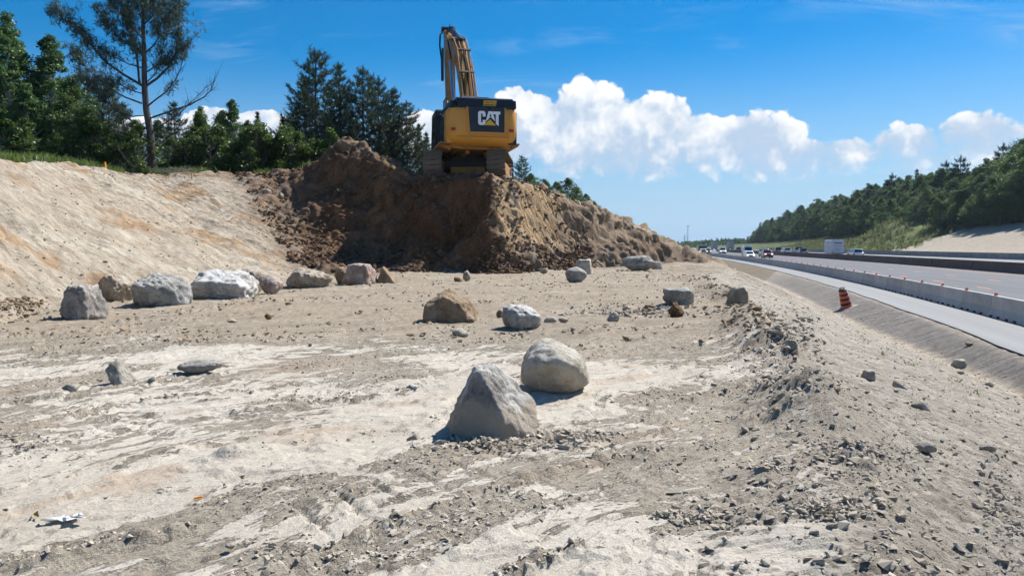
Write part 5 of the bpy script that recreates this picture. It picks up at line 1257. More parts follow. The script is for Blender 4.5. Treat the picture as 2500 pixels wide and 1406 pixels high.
vehicle('passenger_car', 'suv', 'white', 'white sport utility car behind the cargo trailer at right', 'car', 2087, 19.2, False, rack=True)
# enclosed cargo trailer with dark lettering lines
tr = empty('cargo_trailer'); tag(tr, 'tall pale grey enclosed cargo trailer with dark lettering on its rear', 'trailer')
m = MB(); m.prism([(-1.25, 0.55), (1.25, 0.55), (1.25, 3.35), (1.1, 3.5), (-1.1, 3.5), (-1.25, 3.35)], -3.6, 3.0, 'y'); m.build('box', CP['trailer'], tr, 0.04)
m = MB(); m.box((0, 4.0, 0.5), (0.15, 2.2, 0.12)); m.build('drawbar', GREY_T, tr)
m = MB(); m.box((0, -3.62, 1.95), (2.3, 0.04, 2.55)); dr = m.build('ramp_door', CP['trailer'], tr, 0.01)
for z, w, hh in ((2.78, 1.7, 0.20), (2.2, 1.6, 0.07), (1.65, 1.3, 0.06), (1.3, 1.1, 0.05)):
    m = MB(); m.box((0, -3.645, z), (w, 0.02, hh)); m.build('lettering', CP['dark'], dr)
for z, w, hh in ((3.0, 2.4, 0.10), (2.65, 2.4, 0.10), (2.1, 3.0, 0.06), (1.8, 3.2, 0.06)):
    m = MB(); m.box((-1.26, -0.6, z), (0.03, w, hh)); m.build('lettering', CP['dark'], tr)
m = MB(); m.box((0, -3.66, 0.55), (2.4, 0.12, 0.16)); m.build('bumper', GREY_T, tr)
for sx in (-1, 1):
    for y in (-0.9, 0.0): wheel(tr, sx * 1.12, y, 0.36, 0.24)
    m = MB(); m.box((sx * 1.1, -3.64, 0.8), (0.14, 0.06, 0.2)); m.build('tail_light', REDT, tr)
road_place(tr, 2034, 22.5, False)
def boxtruck(u, d, label):
    r = empty('box_trailer'); tag(r, label, 'trailer')
    m = MB(); m.box((0, 0, 2.5), (2.5, 9, 2.9)); bx_ = m.build('box', CP['boxgrey'], r, 0.03)
    for x in np.linspace(-1.0, 1.0, 5):
        m = MB(); m.box((float(x), -4.52, 2.5), (0.06, 0.05, 2.7)); m.build('rib', CP['boxgrey'], bx_)
    m = MB(); m.box((0, 0, 0.95), (1.0, 8.6, 0.2)); m.build('chassis', GREY_T, r)
    for sx in (-1, 1):
        for y in (-3.2, -2.0, 3.2): wheel(r, sx * 1.0, y, 0.5, 0.35)
    road_place(r, u, d, False)
boxtruck(1782, 26.0, 'grey ribbed box trailer far off beside the small white van')
boxtruck(1743, 22.5, 'grey box trailer farthest off behind the grey sport utility car')
# dump truck coming along the work road
tk = empty('dump_truck'); tag(tk, 'dump truck with a pale hood and chrome grille coming along the work road', 'truck')
CPW = carpaint('truck_maroon', (0.10, 0.03, 0.035)); CHR = flat('chrome', (0.6, 0.6, 0.62), 0.15, 1.0)
m = MB(); m.prism([(1.9, 0.9), (3.9, 0.9), (3.95, 1.75), (1.9, 2.05)], -0.85, 0.85); m.build('hood', CP['white'], tk, 0.08, True)
m = MB(); m.prism([(0.3, 0.9), (1.95, 0.9), (1.95, 2.0), (1.7, 2.85), (0.3, 2.9)], -1.1, 1.1); cb_ = m.build('cab', CPW, tk, 0.06, True)
m = MB(); m.prism([(-0.95, 2.12), (0.95, 2.12), (0.9, 2.72), (-0.9, 2.72)], 1.76, 1.98, 'y'); m.build('windshield', GLASS, cb_)
m = MB(); m.box((0, 1.75, 2.84), (2.1, 0.5, 0.12)); m.build('sun_visor', CP['white'], cb_, 0.02)
m = MB(); m.box((0, 3.96, 1.35), (0.9, 0.08, 0.95)); gr_ = m.build('grille', GREY_T, tk)
for z in np.linspace(0.95, 1.75, 5):
    m = MB(); m.box((0, 4.0, float(z)), (0.95, 0.05, 0.05)); m.build('grille_bar', CHR, gr_)
m = MB(); m.box((0, 4.1, 0.62), (2.4, 0.25, 0.38)); m.build('bumper', CHR, tk, 0.05)
for sx in (-1, 1):
    m = MB(); m.box((sx * 0.95, 3.5, 1.15), (0.5, 0.9, 0.4)); m.build('fender', CPW, tk, 0.06)
    m = MB(); m.box((sx * 0.95, 3.97, 1.18), (0.26, 0.1, 0.2)); m.build('headlight', HEADL, tk)
    m = MB(); m.tube([(sx * 1.15, 0.4, 0.9), (sx * 1.15, 0.4, 3.4)], 0.08, 10); m.build('exhaust_stack', CHR, tk)
    m = MB(); m.box((sx * 1.4, 1.8, 2.2), (0.12, 0.12, 0.6)); m.build('side_mirror', CHR, tk)
    wheel(tk, sx * 1.05, 3.3, 0.52, 0.3)
    for y in (-2.4, -3.8): wheel(tk, sx * 0.95, y, 0.52, 0.55)
m = MB(); m.prism([(-4.8, 1.2), (0.1, 1.2), (0.25, 2.9), (-4.9, 2.6)], -1.22, 1.22); m.build('dump_box', CP['black'], tk, 0.04)
m = MB(); m.box((0, -0.4, 0.9), (0.9, 8.4, 0.3)); m.build('chassis', GREY_T, tk)
road_place(tk, 1714, -1.4, True)
# orange drum far off beside the white car
dx, dy = None, None
bt = barrel((0, 0, 0), 'small orange barrel far off at the median wall beside the white car', (0, 0, 0), 1.0); road_place(bt, 2071, 16.3, False)
# light mast and pylons on the horizon
GALV = flat('galvanised', (0.35, 0.37, 0.39), 0.5, 0.3)
mp = empty('light_mast'); tag(mp, 'tall high-mast light pole rising behind the truck', 'light mast')
m = MB(); m.tube([(0, 0, 0), (0, 0, 32)], [0.5, 0.22], 8); m.build('pole', GALV, mp)
m = MB(); m.lathe([(0.2, 31.5), (1.5, 31.7), (1.5, 32.0), (0.2, 32.2)], 12); hd = m.build('lamp_ring', GALV, mp)
for k in range(6):
    a = k * math.pi / 3; m = MB(); m.box((1.8 * math.cos(a), 1.8 * math.sin(a), 31.6), (0.7, 0.7, 0.4)); m.build('lamp', GALV, hd)
p = at(1679, 600, 780); mp.location = (p.x, p.y, -2.5)
mp.scale = (1, 1, (at(1679, 551, 780).z + 2.5) / 32)
m = MB(); m.tube([(0, 0, 0), (0, 0, 20)], [0.6, 0.35], 8)
for z in (14, 16, 18): m.box((0, 0, z), (5, 0.3, 0.3))
pl = m.build('utility_pole', GALV); p = at(1671.5, 600, 900); pl.location = (p.x, p.y, -2.5); tag(pl, 'grey utility pole with crossarms left of the light mast', 'pole'); pl.scale = (1, 1, (at(1671, 573, 900).z + 2.5) / 20)
# ================================================================== TREES AND PLANTS
def leaf_mat(name, c1, c2, tr=0.35):
    m = bpy.data.materials.new(name); m.use_nodes = True; nt = m.node_tree; nt.nodes.clear()
    out = nt.nodes.new('ShaderNodeOutputMaterial'); g = nt.nodes.new('ShaderNodeNewGeometry'); oi = nt.nodes.new('ShaderNodeObjectInfo')
    r = S(g.outputs['Random Per Island'], nt); ro = S(oi.outputs['Random'], nt); tc = nt.nodes.new('ShaderNodeTexCoord')
    n = nnoise(nt, tc.outputs['Object'], 0.7, 2.0, 0.5)
    c = nmix(nt, (r * 0.6 + (ro - 0.5) * 0.5 + (n - 0.5) * 0.9 + 0.2).rng(0, 1, smooth=False), c1, c2)
    d = nt.nodes.new('ShaderNodeBsdfDiffuse'); t = nt.nodes.new('ShaderNodeBsdfTranslucent'); mx = nt.nodes.new('ShaderNodeMixShader'); mx.inputs[0].default_value = tr
    gl = nt.nodes.new('ShaderNodeBsdfGlossy'); gl.inputs['Roughness'].default_value = 0.45; gl.inputs['Color'].default_value = (0.5, 0.55, 0.5, 1); mg = nt.nodes.new('ShaderNodeMixShader'); mg.inputs[0].default_value = 0.05
    nt.links.new(c.s, d.inputs[0]); ty = nmix(nt, 0.5, c, tuple(x * 1.6 for x in c2)); nt.links.new(ty.s, t.inputs[0])
    nt.links.new(d.outputs[0], mx.inputs[1]); nt.links.new(t.outputs[0], mx.inputs[2]); nt.links.new(mx.outputs[0], mg.inputs[1]); nt.links.new(gl.outputs[0], mg.inputs[2]); nt.links.new(mg.outputs[0], out.inputs[0]); return m
def bark(name, c1, c2):
    m, nt, b = mat_new(name); b.inputs['Roughness'].default_value = 0.9; tc = nt.nodes.new('ShaderNodeTexCoord')
    mp = nt.nodes.new('ShaderNodeMapping'); mp.inputs['Scale'].default_value = (6, 6, 1.4); nt.links.new(tc.outputs['Object'], mp.inputs[0])
    n = nnoise(nt, mp.outputs[0], 1.5, 6.0, 0.65); c = nmix(nt, n.rng(0.3, 0.7), c1, c2); nt.links.new(c.s, b.inputs['Base Color']); add_bump(nt, b, n, 0.6, 0.03); return m
L_POP = leaf_mat('leaves_poplar', (0.036, 0.075, 0.024), (0.10, 0.175, 0.055)); L_BRD = leaf_mat('leaves_broad', (0.026, 0.052, 0.015), (0.095, 0.155, 0.040)); L_SHB = leaf_mat('leaves_shrub', (0.030, 0.055, 0.015), (0.095, 0.150, 0.035))
L_RED = leaf_mat('needles_red_pine', (0.022, 0.040, 0.022), (0.065, 0.092, 0.048), 0.2); L_WHT = leaf_mat('needles_white_pine', (0.030, 0.048, 0.034), (0.078, 0.105, 0.062), 0.2); L_SPR = leaf_mat('needles_spruce', (0.014, 0.028, 0.016), (0.040, 0.066, 0.032), 0.12)
L_GRS = leaf_mat('grass_blades', (0.055, 0.10, 0.02), (0.15, 0.20, 0.05), 0.4); L_DRY = leaf_mat('grass_olive', (0.07, 0.09, 0.035), (0.16, 0.17, 0.075), 0.4)
BK_P = bark('bark_pine', (0.035, 0.030, 0.028), (0.105, 0.092, 0.085)); BK_G = bark('bark_grey', (0.10, 0.09, 0.08), (0.26, 0.245, 0.225)); BK_B = bark('bark_birch', (0.12, 0.11, 0.10), (0.55, 0.53, 0.50))

def leaf_quads(cen, size, rs, up=0.5, asp=0.75):
    n = len(cen); nrm = rs.normal(size=(n, 3)); nrm[:, 2] = np.abs(nrm[:, 2]) + up; nrm /= np.linalg.norm(nrm, axis=1)[:, None]
    a = np.cross(nrm, rs.normal(size=(n, 3))); a /= np.linalg.norm(a, axis=1)[:, None]; b = np.cross(nrm, a)
    s = (size * rs.uniform(0.6, 1.3, n))[:, None] * 0.5
    V = np.stack([cen - a * s, cen - b * s * asp, cen + a * s, cen + b * s * asp], 1)
    F = np.arange(n * 4).reshape(n, 4); return V.reshape(-1, 3), F
def tufts(tip, dirs, rs, nb=9, ln=0.3, wd=0.045, spread=0.75):
    """bottle-brush needle tufts: narrow blades around a twig end"""
    n = len(tip); T = np.repeat(tip, nb, 0); Dd = np.repeat(dirs, nb, 0) + rs.normal(size=(n * nb, 3)) * spread
    Dd /= np.linalg.norm(Dd, axis=1)[:, None]
    T = T - np.repeat(dirs, nb, 0) * (rs.uniform(0, 1, (n * nb, 1)) * ln * 0.9)
    L = (ln * rs.uniform(0.7, 1.2, n * nb))[:, None]; w = np.cross(Dd, rs.normal(size=(n * nb, 3))); w /= np.linalg.norm(w, axis=1)[:, None]
    V = np.stack([T - w * wd * 0.5, T + w * wd * 0.5, T + Dd * L], 1); return V.reshape(-1, 3), np.arange(n * nb * 3).reshape(-1, 3)
def curve_pts(p0, p1, bend, n=6):
    p0, p1 = Vector(p0), Vector(p1); out = []
    for i in range(n):
        t = i / (n - 1); q = p0.lerp(p1, t); q += Vector(bend) * (4 * t * (1 - t)); out.append(q)
    return out

def make_broad(name, seed, H=10.0, width=2.6, base=0.18, ncl=70, per=150, leaf=0.17, cone=0.3, clr=0.75, mat=L_BRD, bk=BK_G):
    rs = np.random.RandomState(seed); root = empty(name)
    mb = MB(); lean = rs.uniform(-0.25, 0.25, 2)
    tp = [(lean[0] * t * t, lean[1] * t * t, H * t * 0.95) for t in np.linspace(0, 1, 8)]
    mb.tube([(x, y, z - (0.3 if i == 0 else 0)) for i, (x, y, z) in enumerate(tp)], [0.17 * (H / 10) * (1 - 0.88 * t) for t in np.linspace(0, 1, 8)], 8)
    C_ = []; rads = []
    lob = rs.uniform(0, 6.28, 4)
    for i in range(ncl):
        t = base + (1 - base) * (i + rs.uniform(0, 1)) / ncl
        env = math.sin(math.pi * min(1, ((t - base) / (1 - base)) ** (0.75 - 0.35 * cone) * 0.93 + 0.06)) ** 0.8
        a = rs.uniform(0, 6.28); lobf = 1 + 0.28 * math.sin(2 * a + lob[0] + 5 * t) + 0.18 * math.sin(3 * a + lob[1] - 7 * t)
        r = width * env * lobf * rs.uniform(0.25, 1.0) ** 0.55
        C_.append((r * math.cos(a) + lean[0] * t, r * math.sin(a) + lean[1] * t, H * t + rs.normal() * 0.2)); rads.append(clr * rs.uniform(0.55, 1.25) * (0.6 + 0.4 * env))
    C_ = np.array(C_); rads = np.array(rads)
    for i in range(0, ncl, 2):
        c = C_[i]; z0 = max(H * base * 0.7, c[2] - 0.5 * math.hypot(c[0], c[1]) - 0.6); k = min(z0 / (H * 0.95), 1)
        p0 = Vector((lean[0] * k * k, lean[1] * k * k, z0)); mb.tube(curve_pts(p0, c, (0, 0, -0.2)), [0.06 * (1 - 0.8 * t) * (1.3 - k) + 0.008 for t in np.linspace(0, 1, 6)], 5, False)
    mb.build('trunk', bk, root, smooth=True)
    cen = np.repeat(C_, per, 0); q = rs.normal(size=(len(cen), 3)); q /= np.linalg.norm(q, axis=1)[:, None]
    q *= (rs.uniform(0, 1, len(cen)) ** 0.45)[:, None]; q[:, 2] *= 0.7
    cen = cen + q * np.repeat(rads, per)[:, None]
    V, F = leaf_quads(cen, leaf, rs); new_obj('crown', np_mesh('crown', V, F), mat, root); return root

def make_pine(name, seed, H=10.0, width=2.3, base=0.35, whorls=16, per=6, mat=L_RED, dead=14, ln=0.34, tuft=9, up=0.35, wd=0.05, shape=0.8, dens=1.0):
    rs = np.random.RandomState(seed); root = empty(name); mb = MB()
    tp = [(0.06 * math.sin(3 * t + seed), 0.06 * math.cos(2 * t + seed), H * t * 0.985) for t in np.linspace(0, 1, 9)]
    mb.tube([(x, y, z - (0.3 if i == 0 else 0)) for i, (x, y, z) in enumerate(tp)], [0.14 * (H / 10) * (1 - 0.9 * t) + 0.008 for t in np.linspace(0, 1, 9)], 8)
    tips, dirs = [], []
    for w in range(whorls):
        t = base + (0.985 - base) * (w + 0.3) / whorls; s = (t - base) / (1 - base)
        R0 = width * min(1.0, (1 - s) ** shape * 1.05 + 0.04) * (0.55 + 0.45 * min(1, s * 5 + 0.3))
        a0 = rs.uniform(0, 6.28)
        for k in range(per):
            a = a0 + 6.28 * k / per + rs.uniform(-0.35, 0.35); r = R0 * rs.uniform(0.55, 1.15); dirh = Vector((math.cos(a), math.sin(a), 0)); z0 = H * t
            rise = r * (up * rs.uniform(0.5, 1.4) - 0.12)
            pts = curve_pts((0, 0, z0), dirh * r + Vector((0, 0, z0 + rise)), (0, 0, -0.13 * r), 6)
            mb.tube(pts, [0.034 * (1 - 0.8 * q) * (1.25 - s) + 0.005 for q in np.linspace(0, 1, 6)], 5, False)
            nt_ = max(3, int(r * 7.5 * dens))
            for j in range(nt_):
                q = 0.30 + 0.70 * (j + rs.uniform(0, 1)) / nt_; i = min(int(q * 5), 4); f = q * 5 - i; p = pts[i].lerp(pts[i + 1], f)
                sd = Vector((-dirh.y, dirh.x, 0)) * rs.normal() * 0.30 * r * (1.1 - q) * 0.9 + Vector((0, 0, rs.uniform(-0.02, 0.22)))
                tips.append(p + sd); dirs.append((dirh * 0.55 + sd * 0.8 + Vector((0, 0, 0.75))).normalized())
    for j in range(5): tips.append(Vector((0, 0, H - 0.12 * j))); dirs.append(Vector((rs.normal() * 0.2, rs.normal() * 0.2, 1)).normalized())
    mb.build('trunk', BK_P, root, smooth=True)
    if dead:
        db = MB()
        for k in range(dead):
            t = rs.uniform(0.08, base + 0.12); a = rs.uniform(0, 6.28); r = rs.uniform(0.5, 1.0) * width * 0.85; dh = Vector((math.cos(a), math.sin(a), 0))
            pts = curve_pts((0, 0, H * t), dh * r + Vector((0, 0, H * t + rs.uniform(-0.25, 0.3) * r)), (rs.normal() * .1, rs.normal() * .1, -0.12 * r)); db.tube(pts, [0.026 * (1 - q * 0.8) + 0.005 for q in np.linspace(0, 1, 6)], 4, False)
            for _ in range(3):
                i = rs.randint(2, 5); p = pts[i]; e = p + dh * rs.uniform(0.2, 0.5) + Vector((rs.normal() * 0.3, rs.normal() * 0.3, rs.normal() * 0.2)); db.tube([p, e], [0.012, 0.004], 3, False)
        db.build('dead_branches', BK_G, root)
    V, F = tufts(np.array([v[:] for v in tips]), np.array([v[:] for v in dirs]), rs, tuft, ln, wd); new_obj('crown', np_mesh('crown', V, F), mat, root); return root

PROTO = {
 'poplar0': make_broad('poplar_tree', 1, 10, 2.3, 0.04, 130, 170, 0.16, 0.9, 0.70, L_POP, BK_B), 'poplar1': make_broad('poplar_tree', 2, 10, 2.6, 0.03, 140, 170, 0.16, 0.8, 0.74, L_POP, BK_B),
 'broad0': make_broad('broadleaf_tree', 3, 10, 3.2, 0.08, 120, 150, 0.19, 0.15, 1.0), 'broad1': make_broad('broadleaf_tree', 4, 10, 3.6, 0.06, 120, 150, 0.20, 0.0, 1.1), 'broad2': make_broad('broadleaf_tree', 5, 10, 2.9, 0.05, 115, 150, 0.18, 0.5, 0.9),
 'red0': make_pine('red_pine_tree', 11, width=2.75, base=0.24, whorls=15, per=6, shape=0.6, dens=1.05, up=0.5), 'red1': make_pine('red_pine_tree', 12, width=2.3, base=0.25, whorls=16, per=6, shape=0.65, dens=1.0, up=0.5), 'red2': make_pine('red_pine_tree', 13, width=2.6, base=0.3, whorls=14, per=6, shape=0.55, dens=1.05, up=0.5),
 'young0': make_pine('young_pine_tree', 21, 10, 2.3, 0.05, 18, 7, L_SPR, 0, 0.36, 9, 0.45, 0.055, 0.75), 'young1': make_pine('young_pine_tree', 22, 10, 2.0, 0.06, 20, 7, L_SPR, 0, 0.34, 9, 0.5, 0.055, 0.85),
 'wild0': make_pine('white_pine_tree', 31, 10, 2.9, 0.30, 11, 5, L_SPR, 6, 0.42, 10, 0.10, 0.06, 0.55), 'softpine': make_pine('white_pine_tree', 33, 10, 3.0, 0.04, 17, 6, L_WHT, 0, 0.42, 9, 0.45, 0.05, 0.6),
 'shrub0': make_broad('leafy_shrub', 41, 3.0, 1.5, 0.02, 36, 130, 0.14, 0.0, 0.55, L_SHB), 'shrub1': make_broad('leafy_shrub', 42, 3.0, 1.3, 0.02, 34, 130, 0.13, 0.3, 0.5, L_SHB),
}
PH = {k: (3.0 if k.startswith('shrub') else 10.0) for k in PROTO}
FIRST = set(); trng = random.Random(12)
def plant(kind, x, y, h, label, cat='tree', group=None, z=None, wide=1.0):
    p = PROTO[kind]; o = p if kind not in FIRST else copy_tree(p); FIRST.add(kind)
    s = h / PH[kind]; o.location = (x, y, (gz(x, y) if z is None else z) - 0.05); o.rotation_euler = (0, 0, trng.uniform(0, 6.28)); o.scale = (s * wide, s * wide, s)
    for k in ('group',):
        if k in o and not group: del o[k]
    tag(o, label, cat, group); return o
def plant_px(kind, u, vtop, Y, label, cat='tree', group=None, wide=1.0):
    p = at(u, vtop, Y); z = gz(p.x, Y); return plant(kind, p.x, Y, max(0.8, p.z - z), label, cat, group, z, wide)
P_ = plant_px
P_('poplar0', 18, 52, 50, 'tallest leafy poplar at the left edge of the picture', wide=0.95)
P_('poplar1', 122, 96, 51, 'pointed leafy poplar between the left edge and the tall pine', wide=1.0)
P_('poplar1', -70, 110, 52, 'leafy poplar reaching in from beyond the left edge')
P_('poplar0', 64, 215, 48, 'shorter leafy poplar between the two tall ones at left', wide=1.3)
P_('broad2', 178, 190, 49, 'bushy broadleaf tree just right of the pointed poplar', wide=1.05)
P_('softpine', 262, 205, 53, 'soft blue-green pine just left behind the tall bare-limbed pine')
P_('softpine', 330, 290, 52, 'dark pine directly behind the trunk of the tall pine')
P_('young0', 215, 270, 47, 'dense dark pine low behind the left limbs of the tall pine', wide=1.1)
P_('softpine', 425, 245, 51, 'soft pine just right behind the tall pine')
P_('broad2', 485, 278, 49, 'green broadleaf tree right of the tall pine')
P_('broad0', 420, 335, 46, 'low bushy broadleaf tree at the foot of the tall pine')
P_('poplar1', 568, 248, 49, 'leafy tree standing out against the small white cloud at left', wide=0.95)
P_('broad2', 535, 318, 46, 'low leafy tree in front of the one against the cloud')
P_('young1', 628, 270, 48, 'dark pointed young pine left of the red pine cluster')
P_('young0', 585, 335, 46, 'dense dark young pine low at the plateau edge')
P_('young0', 690, 285, 50, 'dark young pine tucked against the red pines on their left')
P_('red0', 768, 116, 50, 'tallest red pine in the cluster left of the excavator', wide=1.12)
P_('red1', 742, 190, 53, 'red pine half hidden behind the tallest on its left')
P_('red1', 826, 152, 52, 'second tallest red pine, just right of the tallest', wide=1.05)
P_('red2', 886, 162, 51, 'red pine in the middle of the cluster with a dense dark crown', wide=1.05)
P_('red0', 925, 190, 54, 'red pine right of the middle of the cluster')
P_('red1', 962, 212, 52, 'red pine near the right end of the cluster')
P_('red2', 992, 246, 53, 'lower red pine at the right end of the cluster', wide=1.1)
P_('young1', 1022, 300, 55, 'small pine just left of the excavator')
P_('young0', 860, 290, 47, 'dark young pine under the red pines behind the spoil heap')
P_('young1', 930, 300, 48, 'second dark young pine under the red pines, further right')
P_('young0', 760, 310, 47, 'dark young pine under the tallest red pine', wide=1.2)
for u, v, Y, k, lab in ((45, 120, 56, 'poplar0', 'poplar in the second row between the two tall ones at left'), (95, 170, 57, 'broad2', 'broadleaf tree in the second row behind the pointed poplar'), (215, 190, 57, 'softpine', 'pine in the second row left of the soft blue-green pine'), (545, 275, 54, 'broad2', 'broadleaf tree in the second row beside the one against the cloud'), (490, 270, 56, 'poplar0', 'poplar in the second row right of the tall pine'), (-20, 160, 55, 'poplar1', 'poplar in the second row at the left edge'), (150, 240, 55, 'broad0', 'broadleaf tree in the second row between the poplars and the soft pine'), (300, 250, 57, 'softpine', 'pine in the second row seen through the limbs of the tall pine'),
                        (380, 300, 57, 'broad1', 'broadleaf tree in the second row just right of the tall trunk'), (455, 318, 56, 'softpine', 'pine in the second row right of the tall pine'), (515, 330, 55, 'broad1', 'broadleaf tree in the second row below the small cloud'),
                        (605, 300, 55, 'broad0', 'broadleaf tree in the second row left of the pointed young pine'), (660, 320, 55, 'young1', 'young pine in the second row right of the pointed young pine'), (715, 270, 56, 'red0', 'red pine in the second row at the left end of the cluster'), (1040, 320, 58, 'young0', 'small pine in the second row beside the excavator cab')): P_(k, u, v, Y, lab)
P_('red2', 1274, 378, 62, 'small pine peeking out right of the excavator tracks')
for u, v, Y, k, lab in ((1300, 428, 84, 'broad1', 'low tree behind the mound closest to the excavator'), (1330, 440, 92, 'broad2', 'leafy tree second from the excavator behind the mound shoulder'), (1358, 446, 90, 'broad0', 'leafy tree in the dip left of the tallest on the mound shoulder'),
                        (1386, 438, 88, 'broad1', 'tallest leafy tree on the right shoulder of the mound'), (1408, 458, 92, 'broad2', 'leafy tree just below the tallest on the mound shoulder'), (1430, 474, 90, 'broad0', 'leafy tree lower down behind the mound shoulder'), (1450, 492, 92, 'broad1', 'second last tree behind the right slope of the mound'), (1468, 508, 90, 'broad2', 'last low tree behind the right slope of the mound')): P_(k, u, v, Y, lab, wide=1.25)
for i, u in enumerate(range(-60, 800, 26)):
    Y = trng.uniform(43.8, 46.5) if u > 330 else trng.uniform(40, 43)
    xx = at(u, 400, Y).x; h = trng.uniform(1.4, 3.4)
    if 330 < u < 410: continue
    plant('shrub%d' % (i % 2), xx, Y, h, 'leafy shrub in the undergrowth along the plateau edge', 'shrub', 'undergrowth shrubs along the plateau edge')

# ---- the tall half-bare pine on the crest, limbs traced one by one
def tall_pine():
    bx_, by_, bz_ = ground_hit(370, 424); by_ += 0.6; bx_ *= by_ / (by_ - 0.6); bz_ = gz(bx_, by_)
    root = empty('tall_pine_tree', (bx_, by_, bz_)); tag(root, 'tall pine with bare sweeping limbs standing alone on the slope crest', 'tree')
    rs = np.random.RandomState(77); B0 = Vector((bx_, by_, bz_))
    def q(zu, zv, dy=0.0): return at(zu / 3.125, zv / 3.125, by_ + dy) - B0
    tr = [(1160, 1325), (1155, 1150), (1145, 1000), (1118, 850), (1105, 700), (1100, 550), (1100, 400), (1092, 200), (1085, 0), (1080, -220), (1076, -420), (1074, -560)]
    mb = MB(); n = len(tr); mb.tube([q(*p) if i else q(*p) - Vector((0, 0, 0.3)) for i, p in enumerate(tr)], [0.225, 0.205, 0.185, 0.17, 0.155, 0.135, 0.115, 0.095, 0.075, 0.055, 0.03, 0.012], 10)
    mb.build('trunk', BK_P, root, smooth=True)
    limbs = [  # points in the enlarged crop, depth sweep, radius, how much of the limb carries needles (0 = bare)
     ([(1085, 655), (950, 575), (800, 470), (700, 350), (600, 240), (500, 160), (410, 85)], -1.2, 0.075, 0.75), ([(1110, 660), (1200, 600), (1290, 510), (1345, 400), (1360, 250), (1372, 100), (1385, -60)], 1.0, 0.075, 0.55),
     ([(1065, 640), (1045, 430), (1000, 270), (985, 100), (980, -120)], 0.8, 0.07, 0.6), ([(1130, 990), (1000, 920), (880, 830), (740, 710), (650, 600), (570, 540)], 0.6, 0.06, 0.5),
     ([(1140, 905), (1300, 850), (1450, 800), (1560, 740), (1610, 690), (1628, 640)], -0.8, 0.05, 0.0), ([(1120, 1100), (1000, 1060), (880, 1035), (720, 975), (610, 940)], -1.0, 0.045, 0.0),
     ([(1160, 995), (1260, 940), (1370, 870), (1480, 760), (1580, 660)], 0.9, 0.04, 0.0), ([(1140, 1268), (1000, 1240), (880, 1222), (760, 1222), (670, 1225)], -0.9, 0.04, 0.0),
     ([(1115, 820), (1190, 760), (1270, 700), (1340, 610), (1380, 520), (1392, 450)], -1.0, 0.045, 0.1), ([(1080, 790), (960, 745), (820, 670), (700, 560), (600, 450), (560, 400)], 1.2, 0.05, 0.6),
     ([(1115, 400), (1170, 350), (1212, 290), (1218, 200), (1290, 120), (1340, 40)], -0.6, 0.045, 0.7), ([(1095, 420), (1000, 350), (900, 280), (820, 190), (740, 60)], 0.4, 0.045, 0.7),
     ([(1090, 300), (1000, 200), (920, 110), (860, 0), (820, -80)], -0.7, 0.04, 0.85), ([(1090, 200), (1160, 130), (1230, 60), (1270, -60)], 0.7, 0.035, 0.85),
     ([(1085, 520), (980, 490), (880, 440), (780, 380), (680, 330)], -0.9, 0.035, 0.45), ([(1105, 560), (1200, 500), (1300, 470), (1400, 380), (1480, 290)], 0.5, 0.035, 0.5),
     ([(1125, 880), (1010, 890), (880, 830), (760, 880), (640, 890)], 1.0, 0.03, 0.1), ([(1135, 930), (1050, 960), (960, 975), (900, 965)], -0.5, 0.028, 0.0),
     ([(1170, 1190), (1215, 1165), (1232, 1120)], -0.3, 0.03, 0.0), ([(1160, 1200), (1240, 1200), (1340, 1180)], 0.5, 0.02, 0.0), ([(1110, 1190), (1000, 1170), (830, 1130)], 0.3, 0.022, 0.0), ([(1150, 1020), (1180, 1000), (1190, 980)], -0.2, 0.06, 0.0),
     ([(1085, 60), (1000, 0), (930, -90), (880, -200)], 0.6, 0.035, 0.9), ([(1085, 20), (1170, -50), (1250, -130), (1300, -260)], -0.5, 0.035, 0.9), ([(1080, -150), (1000, -230), (950, -330)], -0.5, 0.03, 0.9), ([(1080, -180), (1150, -260), (1200, -360)], 0.5, 0.03, 0.9),
     ([(1100, 720), (1000, 690), (900, 640), (800, 640), (700, 660)], -1.4, 0.03, 0.55), ([(1110, 640), (1190, 560), (1230, 440), (1250, 330), (1300, 230)], 1.2, 0.03, 0.35), ([(1085, 120), (1130, 20), (1150, -100)], 1.0, 0.03, 0.9)]
    tips, dirs = [], []
    for pts, dep, r0, need in limbs:
        m = MB(); P = [q(p[0], p[1], dep * (i / (len(pts) - 1)) ** 1.2) for i, p in enumerate(pts)]
        k = len(P); m.tube(P, [r0 * (1 - 0.85 * i / (k - 1)) + 0.004 for i in range(k)], 6, False)
        L = sum((P[i + 1] - P[i]).length for i in range(k - 1)); nt_ = int(L * 9)
        for j in range(nt_):
            s = 0.18 + 0.82 * rs.uniform(); i = min(int(s * (k - 1)), k - 2); p = P[i].lerp(P[i + 1], s * (k - 1) - i); ax = (P[i + 1] - P[i]).normalized()
            e = p + (ax * rs.uniform(0.1, 0.6) + Vector(rs.normal(size=3)) * 0.28 + Vector((0, 0, 0.22))) * rs.uniform(0.5, 1.25)
            mid = p.lerp(e, 0.5) + Vector(rs.normal(size=3)) * 0.05; m.tube([p, mid, e], [0.011, 0.008, 0.004], 3, False)
            if rs.uniform() < (need * 1.3 if s > 0.3 else need * 0.7):
                for _ in range(11):
                    f = rs.uniform(0.2, 1.0); tips.append(p.lerp(e, f) + Vector(rs.normal(size=3)) * 0.16); dirs.append((Vector(rs.normal(size=3)) * 0.5 + ax * 0.4 + Vector((0, 0, 0.6))).normalized())
        m.build('limb', BK_P, root, smooth=True)
